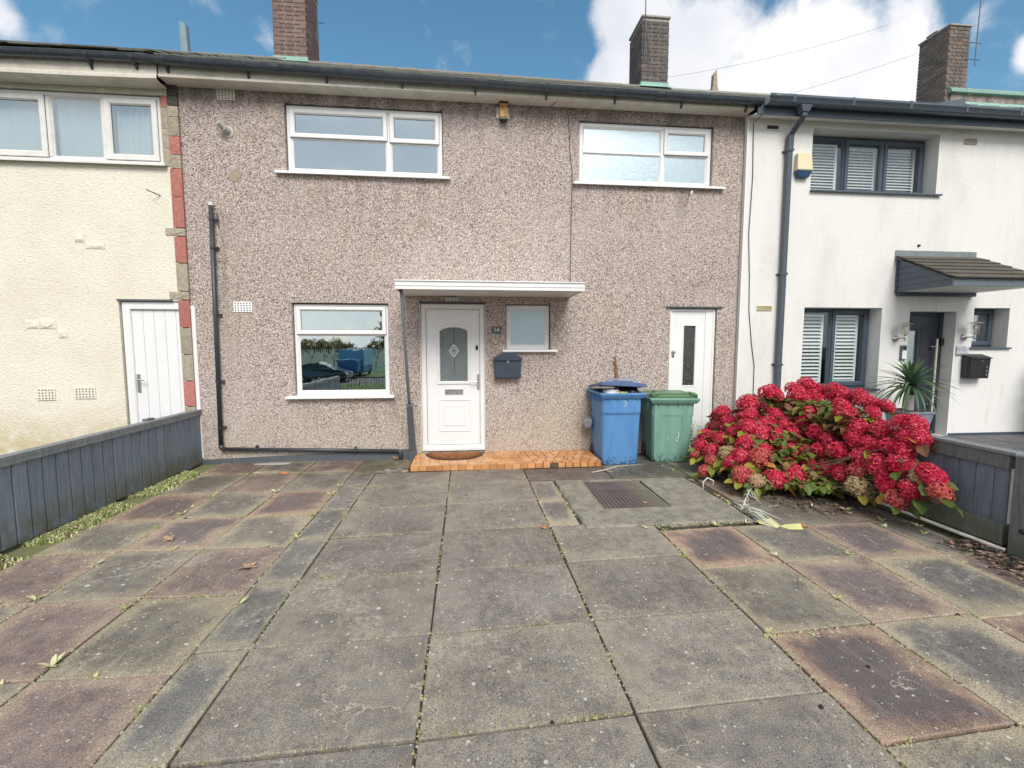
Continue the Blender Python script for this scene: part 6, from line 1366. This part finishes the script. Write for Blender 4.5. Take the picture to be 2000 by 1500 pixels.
# mossy strip along the left fence foot, leaf mould at the right post
def strip():
    rs = random.Random(31); b = MB(); b2 = MB()
    for i in range(13000):
        y = -rs.uniform(.25, 4.6); w = .25*(1 - .45*(y > -.9)); x = -3.555 + abs(rs.gauss(0, .11))
        if x > -3.20 or (x > -3.30 and rs.random() < .6): continue
        if math.sin(y*5.3)+math.sin(y*11+2) < -1.5 + (x+3.55)*3.5: continue
        h = rs.uniform(.006,.022); a = rs.random()*6.28; r = rs.uniform(.006,.016); b.cm = rs.choice((0,0,0,1,1,2))
        dx, dy = r*math.cos(a), r*math.sin(a)
        b.add([(x-dy*.5, y+dx*.5, -.01), (x+dy*.5, y-dx*.5, -.01), (x+dx+dy*.4, y+dy-dx*.4, h), (x+dx-dy*.4, y+dy+dx*.4, h)], [(0,1,2,3)])
    gm = [simple('bright_moss', (.30,.38,.11,1), .95, .5, 20), simple('pale_grass_litter', (.60,.60,.34,1), .95, .4, 20), simple('brown_litter', (.32,.22,.15,1), .95, .5, 20)]
    tag(b.build('moss_strip', gm), 'strip of bright moss and short grass along the left fence foot', 'moss', kind='stuff')
    b = MB()
    for i in range(1500):
        y = rs.uniform(-4.6, -3.2); x = 4.08 - abs(rs.gauss(0, .13)) * (1 + .2*(y < -3.6))
        if x < 3.66: continue
        a = rs.random()*6.28; r = rs.uniform(.010,.032); b.cm = rs.choice((0,0,1,2,3,3)); h = rs.uniform(.0,.030); dx, dy = r*math.cos(a), r*math.sin(a)
        b.add([(x-dx, y-dy, h), (x+dy*.5, y-dx*.5, h+rs.uniform(-.004,.01)), (x+dx, y+dy, h+.004), (x-dy*.5, y+dx*.5, h)], [(0,1,2,3)])
    tag(b.build('leaf_litter', [M['soil'], simple('dead_brown_leaf', (.30,.19,.12,1), .8, .5, 20), simple('pinkish_dead_leaf', (.45,.30,.24,1), .8, .4, 20), simple('black_mould', (.03,.03,.025,1), .95, .3)]), 'dark leaf litter and soil gathered by the right fence post', 'leaf litter', kind='stuff')
    b = MB()   # soil and shadowy litter under the hydrangea
    for i in range(1500):
        a = rs.random()*6.28; rr = rs.random()**.5; x = 3.5+.6*rr*math.cos(a); y = -1.5+1.1*rr*math.sin(a); a = rs.random()*6.28; r = rs.uniform(.01,.03); h = rs.uniform(.002,.02); dx, dy = r*math.cos(a), r*math.sin(a); b.cm = rs.choice((0,1,1,2))
        b.add([(x-dx, y-dy, h), (x+dy*.5, y-dx*.5, h+.004), (x+dx, y+dy, h+.006), (x-dy*.5, y+dx*.5, h)], [(0,1,2,3)])
    tag(b.build('fallen_petals_and_leaves', [bpy.data.materials['dead_brown_leaf'], M['soil'], bpy.data.materials['black_mould']]), 'brown dead leaves scattered in the shade beneath the hydrangea', 'leaf litter', kind='stuff')
strip()
# maple-like fallen leaves
def maple(seed):
    rs = random.Random(seed); b = MB(); n = 22; pts = []
    for k in range(n):
        a = 2*math.pi*k/n; lobe = abs(math.cos(a*2.5))**1.4; r = .42 + .62*lobe + rs.uniform(-.06,.06)
        if k % 2: r *= .80
        pts.append(Vector((r*math.cos(a), r*math.sin(a), .10*math.sin(a*2+seed) + rs.uniform(0,.06))))
    b.v.append(Vector((0,0,.05))); b.v += pts
    for k in range(n): b.f.append([0, 1+k, 1+(k+1)%n]); b.m.append(0)
    b.add([(-1.5,-.03,.02),(-.4,-.03,.06),(-.4,.03,.06),(-1.5,.03,.02)], [(0,1,2,3)]); return b
def dead_leaf(name, col): 
    t = NT(name, .7, .3); n = t.noise(40, 4, .7, t.n('NewGeometry').outputs['Position']); t.base(t.mix(t.rng(n, .35, .7), col, tuple(x*.45 for x in col[:3])+(1,))); return t.m
LO, LT = dead_leaf('orange_dead_leaf', (.62,.24,.09,1)), dead_leaf('tan_dead_leaf', (.52,.34,.22,1))
def leaf(x, y, s, mat, label, z=.006, rz=0, seed=1):
    me = maple(seed).mesh('fallen_leaf', mat); tag(inst('fallen_leaf', me, None, (x, y, z), (.08, .05, rz), s), label, 'leaf')
leaf(-2.28,-.62,.075, LO, 'bright orange dead leaf near the house wall beside the waste pipe', .012, 1, 2)
leaf(-1.58,-3.08,.070, LT, 'large tan dead leaf lying on a red slab in the left columns', .012, 2.4, 3)
leaf(-2.45,-2.52,.062, LT, 'faded pinkish dead leaf on the mauve slab nearer the left fence', .01, .4, 4)
leaf(-3.12,-3.80,.065, LO, 'orange dead leaf at the far left edge of the driveway', .012, 3, 5)
leaf(1.78,-2.12,.040, LT, 'small pale leaf lying on the manhole cover', .024, 1.5, 6)
leaf(.66,-2.60,.035, LO, 'small orange leaf on the middle slabs left of the manhole', .008, .2, 7)
leaf(-1.22,-1.75,.030, LT, 'pale leaf on the narrow slab column left of the step', .008, 2.2, 8)
leaf(2.95,-2.78,.055, LO, 'brown leaf under the yellow wrapper on the right slabs', .008, 1.2, 9)
leaf(3.62,-2.45,.070, LT, 'curled orange leaf on a damp slab right of the dried plant', .012, 2.0, 10)
leaf(3.05,-1.92,.050, LT, 'curled tan leaf in the shade at the hydrangea edge', .012, .7, 11)
leaf(-.99,-.12,.055, LO, 'orange leaf leaning on the wall by the foot of the waste pipe', .05, 1.7, 12)
# clear scrap of plastic by the wall
b = MB(); pr = [(-2.62+.24*math.cos(q), -.14+.05*math.sin(q)) for q in [2*math.pi*k/12 for k in range(12)]]; b.prism(pr, 'Z', .004, .012)
tag(b.build('plastic_scrap', simple('dusty_clear_plastic', (.45,.45,.43,1), .3, .4, 20), bevel=.003), 'flat pale plastic scrap lying against the plinth at left', 'plastic scrap')
# yellow wrapper
b = MB(); b.cm = 0
b.add([(2.62,-2.60,.010),(2.74,-2.66,.030),(2.76,-2.76,.006),(2.70,-2.80,.004),(2.60,-2.70,.008)], [(0,1,2,3,4)]); b.cm = 1
b.add([(2.74,-2.77,.006),(2.80,-2.76,.014),(2.93,-2.78,.028),(2.90,-2.86,.006),(2.78,-2.84,.004)], [(0,1,2,3,4)]); b.cm = 2
b.add([(2.605,-2.59,.012),(2.60,-2.64,.011),(2.69,-2.635,.024),(2.70,-2.615,.026)], [(0,1,2,3)])
o = tag(b.build('torn_wrapper', [simple('pale_yellow_paper', (.66,.62,.30,1), .5, .2, 20), simple('pale_yellow_paper_b', (.60,.60,.25,1), .5, .25, 20), simple('blue_grey_print', (.25,.28,.36,1), .5, .2)]), 'torn pale yellow wrapper lying on a slab by the dried plant', 'wrapper'); sm = o.modifiers.new('solid', 'SOLIDIFY'); sm.thickness = .0015
# dried uprooted plant
b = MB(); rs = random.Random(8)
main = [(2.62,-2.42,.02), (2.75,-2.25,.05), (2.92,-2.08,.11), (3.05,-1.98,.15), (3.09,-1.97,.20)]; b.tube(main, [.008,.007,.006,.005,.003], 6)
for i in range(34):
    f = rs.random(); k = min(3, int(f*4)); u = f*4-k; p = Vector(main[k]).lerp(Vector(main[k+1]), u); d = Vector((rs.gauss(0,.07), rs.gauss(0,.07), rs.uniform(-.05,.04)))
    b.tube([p, p+d*.6+Vector((0,0,.012)), p+d+Vector((0,0,-.03))], [.0045,.004,.0015], 4)
for i in range(16):
    a = -1.1+rs.gauss(0,.35); L = rs.uniform(.14,.42); b.tube([(2.62,-2.42,.03), (2.60+L*.4*math.cos(a)*.8, -2.44+L*.5*math.sin(a), .03+rs.uniform(0,.06)), (2.60+L*math.cos(a)*.8, -2.42+L*math.sin(a), .006)], [.006,.005,.002], 4)
for i in range(9): a = rs.uniform(0,6.28); b.tube([(3.09,-1.97,.19), (3.09+.04*math.cos(a), -1.97+.04*math.sin(a), .20), (3.09+.05*math.cos(a), -1.97+.05*math.sin(a), .16)], [.006,.005,.002], 4)
tag(b.build('dried_plant', simple('bleached_straw', (.56,.58,.50,1), .8, .35, 20), smooth=True), 'uprooted bleached dried plant lying on the slabs before the hydrangea', 'dried plant')
b = MB(); b.tube([(2.42,-1.80,.02), (2.42,-1.78,.12), (2.48,-1.76,.16), (2.54,-1.78,.13), (2.52,-1.80,.08)], [.005,.007,.009,.007,.003], 6)
b.xf(Matrix.Translation((.12, -.05, 0))); tag(b.build('bent_stalk', bpy.data.materials['bleached_straw'], smooth=True), 'pale bent stalk curling up at the right of the manhole surround', 'stalk')
b = MB(); b.tube([(1.55,-.98,.012), (1.78,-.87,.014), (1.95,-.74,.014), (2.35,-.66,.012)], [.008,.010,.009,.004], 6); b.tube([(1.74,-.90,.014), (1.80,-.97,.012)], .005, 5)
tag(b.build('fallen_twig', simple('bleached_twig', (.48,.42,.32,1), .85, .4, 20), smooth=True), 'bleached twig lying on the ground in front of the blue bin', 'twig')
# weed growing behind the green bin
t = thing('wall_weed', (3.22, -.28, 0), 'tall leafy weed growing between the green bin and the side door', 'weed')
rs = random.Random(14); st = MB(); lf_m = foliage_mat('fresh_weed_leaf', [(.10,.19,.03), (.17,.25,.05), (.25,.30,.10)]); base = leaf_blade(1, .17, .2, 4).mesh('leaf', lf_m)
for i in range(6):
    x, y = 3.22+rs.uniform(-.08,.12), -.26+rs.uniform(-.08,.08); H = rs.uniform(.25,.66); dx, dy = rs.uniform(-.03,.12), rs.uniform(-.05,.05); st.tube([(x,y,0), (x+dx*.5,y+dy*.5,H*.6), (x+dx,y+dy,H)], [.005,.004,.002], 5)
    for k in range(9): f = rs.uniform(.15,1); a = rs.uniform(0,6.28); inst('leaf', base, t, (x+dx*f, y+dy*f, H*f), (rs.uniform(-.5,.5), rs.uniform(-.6,.5), a), rs.uniform(.05,.10)*(1.2-.6*f))
st.build('stem', simple('grey_green_stem', (.25,.28,.18,1), .8), t)
t = thing('plant_tub', (3.30, -.34, 0), 'small dark plant tub tucked beside the green bin', 'plant tub'); b = MB(); b.disc_stack((3.30,-.34,0), [(.085,0),(.11,.15),(.12,.15),(.12,.175),(.105,.175),(.10,.14)], 18); b.build('tub_body', M['anthracite'], t)
# pebbles: white droppings like grit and dark lumps
b = MB(); rs = random.Random(77)
dark = [(-2.60,-2.05),(1.55,-4.66+.0),(.35,-4.62),(-.02,-1.66),(1.98,-4.45),(-1.18,-1.9),(2.9,-4.1)]
def lump(b, x, y, r):
    pr = [(x+r*rs.uniform(.6,1.1)*math.cos(q), y+r*rs.uniform(.5,1)*math.sin(q)) for q in [2*math.pi*j/6 for j in range(6)]]
    n = len(b.v); b.v += [Vector((*p, 0)) for p in pr] + [Vector((x + (p[0]-x)*.6, y+(p[1]-y)*.6, r*.6)) for p in pr]
    for k in range(6): b.f.append([n+k, n+(k+1)%6, n+6+(k+1)%6, n+6+k]); b.m.append(b.cm)
    b.f.append([n+6+k for k in range(6)]); b.m.append(b.cm)
for x, y in dark: lump(b, x, y, rs.uniform(.010,.018))
b.cm = 1
for i in range(420): lump(b, rs.uniform(-3.2, 4.0), -rs.uniform(.2, 5.0), rs.uniform(.0015,.0055))
tag(b.build('scattered_grit', [M['black_metal'], simple('pale_grit', (.55,.53,.46,1), .8, .3)]), 'pale grit and dark crumbs scattered over the driveway slabs', 'grit', kind='stuff')

# ------------------------------------------------------------------ aerials and wires
def aerial(pts, x, z, label, arm):
    b = MB(); b.tube(pts, .012, 6); t = tag(b.build('aerial', simple('aerial_grey', (.10,.12,.15,1), .5) if 'aerial_grey' not in bpy.data.materials else bpy.data.materials['aerial_grey'], loc=pts[0]), label, 'aerial')
    for zz in arm: b = MB(); b.tube([(x-.28, pts[0][1]+.0, zz), (x+.12, pts[0][1], zz)], .010, 5); b.build('bracket', bpy.data.materials['aerial_grey'], t)
aerial([(-3.20, 4.45, 8.2), (-3.13, 4.45, 9.9)], -3.16, 0, 'thin aerial pole beside the red brick chimney', (8.6,))
aerial([(4.02, 3.96, 8.0), (4.02, 3.96, 9.6)], 4.02, 0, 'thin aerial pole rising from the sooty chimney', ())
aerial([(12.32, 4.0, 8.35), (12.36, 4.0, 10.9)], 12.33, 0, 'aerial pole bracketed to the right of the brown chimney', (8.50, 8.88))
b = MB(); b.tube([(4.04,3.95,8.75),(4.12,3.95,8.3),(4.06,3.95,8.1),(4.2,3.95,7.8),(4.55,3.95,7.62)], .006, 5); tag(b.build('aerial_cable', bpy.data.materials['aerial_grey'], smooth=True), 'loose grey cable trailing down the sooty chimney', 'cable')
for p0, p1, sag, lab in (((4.6,4.2,7.76), (11.5,5.6,10.3), .12, 'upper overhead wire running from the sooty chimney'), ((7.4,4.25,7.50), (11.55,4.3,8.92), .04, 'lower overhead wire running to the brown chimney'), ((11.6,4.2,8.95), (30,-2,19), .4, 'overhead wire rising from the brown chimney to the right')):
    a, c = Vector(p0), Vector(p1); b = MB(); b.tube([a.lerp(c, k/16) - Vector((0,0,sag*4*(k/16)*(1-k/16))) for k in range(17)], .003, 4); tag(b.build('overhead_wire', bpy.data.materials['aerial_grey'], smooth=True), lab, 'wire')

# ------------------------------------------------------------------ the street behind the camera (mirrored in the windows)
ZR = -1.235
def car(cx, cy, col, label, L=4.3, face=1):
    t = thing('parked_car', (cx, cy, ZR), label, 'car'); pm = NT('car_paint_'+label.split()[0], .2, .6); pm.base(col); pm.b.inputs['Coat Weight'].default_value = .6
    P = [(-2.10,.30),(-2.12,.62),(-2.02,.88),(-1.72,1.02),(-1.25,1.30),(-.75,1.44),(-.05,1.45),(.55,1.28),(1.10,.98),(1.75,.84),(2.05,.66),(2.12,.42),(2.08,.28)]
    b = MB(); rows_ = [(-.84,.96,0), (-.88,1.,0), (.88,1.,0), (.84,.96,0)]; n = len(P)
    base = 0
    for yy, s, _ in rows_:
        for x, z in P: b.v.append(Vector((x*face*s, yy*(1 if z < 1.0 else .86), ZR*0 + (.3 + (z-.3)*s))))
    for i in range(3):
        for k in range(n): b.f.append([i*n+k, i*n+(k+1)%n, (i+1)*n+(k+1)%n, (i+1)*n+k]); b.m.append(0)
    b.f.append(list(range(n))); b.m.append(0); b.f.append([3*n+k for k in reversed(range(n))]); b.m.append(0)
    b.xf(Matrix.Translation((cx, cy, ZR))); b.build('car_body', pm.m, t)
    gm = bpy.data.materials.get('car_glass') or simple('car_glass', (.06,.075,.08,1), .08, .05)
    for s in (-1, 1):
        b = MB(); y = .775*s
        for W_ in ([(-1.45,1.04),(-1.1,1.28),(-.62,1.36),(-.58,1.02)], [(-.52,1.02),(-.56,1.37),(-.05,1.37),(.45,1.22),(.85,1.0)]):
            b.prism([(x*face, z) for x, z in W_], 'Y', min(y, y+.012*s)*1.0, max(y, y+.012*s)*1.0)
        b.xf(Matrix.Translation((cx, cy, ZR))); b.build('side_window', gm, t)
    for x in (-1.32, 1.32):
        for s in (-1, 1):
            b = MB(); b.tube([(x*face, s*.90, .32), (x*face, s*.68, .32)], .32, 20); b.xf(Matrix.Translation((cx, cy, ZR))); w = b.build('wheel', M['black_metal'], t, loc=(cx+x*face, cy+s*.8, ZR+.32)); b = MB(); b.tube([(x*face, s*.905, .32), (x*face, s*.90, .32)], .2, 14); b.xf(Matrix.Translation((cx, cy, ZR))); b.build('rim', M['silver'], w)
    for s in (-1, 1):
        b = MB(); b.box(-2.14*face-.02, -2.14*face+.08, s*.66-.16, s*.66+.16, .72, .88); b.xf(Matrix.Translation((cx, cy, ZR))); b.build('tail_light', simple('red_lens', (.5,.02,.02,1), .2) if 'red_lens' not in bpy.data.materials else bpy.data.materials['red_lens'], t)
        b = MB(); b.box(2.02*face-.12, 2.02*face+.06, s*.62-.18, s*.62+.18, .58, .70); b.xf(Matrix.Translation((cx, cy, ZR))); b.build('headlight', M['upvc'], t)
car(-11.3, -30.2, (.02,.025,.03,1), 'black hatchback parked on the road, mirrored in the living room window')
car(-17.4, -36.5, (.30,.36,.42,1), 'silver hatchback parked beyond the road, mirrored behind the black one'); car(-3.2, -37.0, (.35,.06,.05,1), 'red hatchback parked beyond the road, mirrored at the window right side', face=-1)
t = thing('lorry', (-10.0, -35, ZR), 'light blue box lorry parked beyond the road, mirrored in the living room window', 'lorry')
lb = simple('pale_blue_lorry_side', (.13,.33,.50,1), .4, .2); db = simple('blue_lorry_base', (.03,.13,.30,1), .4, .2)
b = MB(); b.box(-11.4, -9.2, -39, -35.0, ZR+.95, ZR+2.45); b.build('cargo_box', lb, t, bevel=.03); b = MB(); b.box(-11.35, -9.25, -38.95, -35.05, ZR+.35, ZR+.945); b.build('lower_skirt', db, t); b = MB(); b.box(-11.2, -9.4, -34.95, -33.6, ZR+.35, ZR+1.6); b.build('cab', db, t, bevel=.1)
for x in (-11.25, -9.35):
    for y in (-38.2, -34.4): b = MB(); b.tube([(x-.1, y, ZR+.32), (x+.1, y, ZR+.32)], .32, 18); b.build('wheel', M['black_metal'], t)
t = thing('railing', (-3, -7.9, 0), 'low black metal railing along the front garden edge, mirrored in the window', 'railing')
def gz(y): return -.055 if y > -9 else max(-1.25, -.055 + (y+9)*(1.195/11))
yr = -19.0; zr_ = gz(yr)
b = MB(); b.box(-14, 6, yr-.02, yr+.02, zr_+.95, zr_+1.0); b.box(-14, 6, yr-.02, yr+.02, zr_+.15, zr_+.19); b.build('rail', M['black_metal'], t)
pm = MB(); pm.box(-.012,.012,-.012,.012,-.1,.95); pme = pm.mesh('baluster', M['black_metal'])
for i in range(130): inst('baluster', pme, t, (-14 + i*.153, yr, zr_), (0,0,0))
t = thing('palisade_fence', (-8, -44, ZR), 'tall grey palisade fence before the wood, mirrored in the window', 'fence')
pm = MB(); pm.hexa([(-.035,-.01,0),(.035,-.01,0),(.035,.01,0),(-.035,.01,0)], [(-.03,-.01,2.4),(.03,-.01,2.4),(.03,.01,2.4),(-.03,.01,2.4)]); pme = pm.mesh('pale', M['upvc_old'])
for i in range(190): inst('pale', pme, t, (-30 + i*.2, -44, ZR), (0,0,0))
b = MB(); b.box(-30, 8, -44.06, -44.02, ZR+.4, ZR+.46); b.box(-30, 8, -44.06, -44.02, ZR+1.9, ZR+1.96); b.build('rail', M['upvc_old'], t)
t = thing('lamp_post', (-5.2, -26.0, ZR), 'white lamp post on the verge, mirrored at the window right edge', 'lamp post'); b = MB(); b.tube([(-5.2,-26,ZR), (-5.2,-26,ZR+5.6)], [.06,.04], 10); b.build('pole', M['upvc'], t); b = MB(); b.box(-5.3, -5.1, -26.0, -25.5, ZR+5.55, ZR+5.65); b.build('lamp_head', M['silver'], t)
bark = simple('grey_brown_bark', (.13,.11,.085,1), .9, .5, 8)
TL = [foliage_mat('olive_winter_leaf', [(.17,.17,.07), (.24,.20,.09), (.12,.14,.06)]), foliage_mat('russet_autumn_leaf', [(.38,.22,.09), (.30,.23,.09), (.20,.18,.08)])]
def tree_meshes(seed, dens):
    rs = random.Random(seed); tb = MB(); lb_ = MB(); tips = []
    def grow(p, d, L, r, lv_):
        pts = [p]; q = p
        for k in range(4): d = (d + Vector((rs.gauss(0,.12), rs.gauss(0,.12), rs.gauss(.04,.07)))).normalized(); q = q + d*L/4; pts.append(q)
        tb.tube(pts, [r*(1-.13*k) for k in range(5)], 6 if lv_ < 2 else 4, cap=False)
        if lv_ == 4: tips.append(q); return
        if lv_ >= 2: tips.append(pts[2])
        for k in range(rs.choice((2, 3, 3))):
            a = rs.uniform(0, 6.28); s = rs.uniform(.35,.85); nd = (d + Vector((math.cos(a)*s, math.sin(a)*s, rs.uniform(-.1,.35)))).normalized(); grow(pts[rs.choice((3,4))], nd, L*rs.uniform(.6,.8), r*.55, lv_+1)
    grow(Vector((0,0,0)), Vector((0,0,1)), 2.6, .18, 0)
    for tp in tips:
        for k in range(dens):
            c = tp + Vector((rs.gauss(0,.32), rs.gauss(0,.32), rs.gauss(0,.28))); a = Vector((rs.gauss(0,1), rs.gauss(0,1), rs.gauss(0,1))).normalized()*.20; e = a.cross(Vector((rs.random(), rs.random(), 1))).normalized()*.13
            lb_.add([c-a, c+e, c+a, c-e], [(0,1,2,3)])
    return tb, lb_
TM = []
for sd_, dn, m in ((1, 16, TL[0]), (2, 12, TL[1]), (3, 18, TL[0])):
    a, c = tree_meshes(sd_, dn); TM.append((a.mesh('trunk', bark), c.mesh('crown', m)))
def tree(x, y, k, s, rz, label, group=None):
    t = thing('tree', (x, y, ZR), label, 'tree', group); t.rotation_euler = (0, 0, rz); t.scale = (s, s, s)
    for nm, me in zip(('trunk', 'crown'), TM[k]): o = bpy.data.objects.new(nm, me); C.objects.link(o); o.parent = t
rs = random.Random(61)
for i in range(34):
    tree(-50 + i*1.9 + rs.uniform(-.8,.8), -48 - rs.uniform(0, 11), rs.randrange(3), rs.uniform(.40, .56), rs.uniform(0, 6), 'thin autumn tree in the belt behind the palisade fence', 'trees behind the palisade fence')
tree(-3.9, -23.5, 1, .8, 1.0, 'bare spreading tree on the verge, mirrored at the window top right')
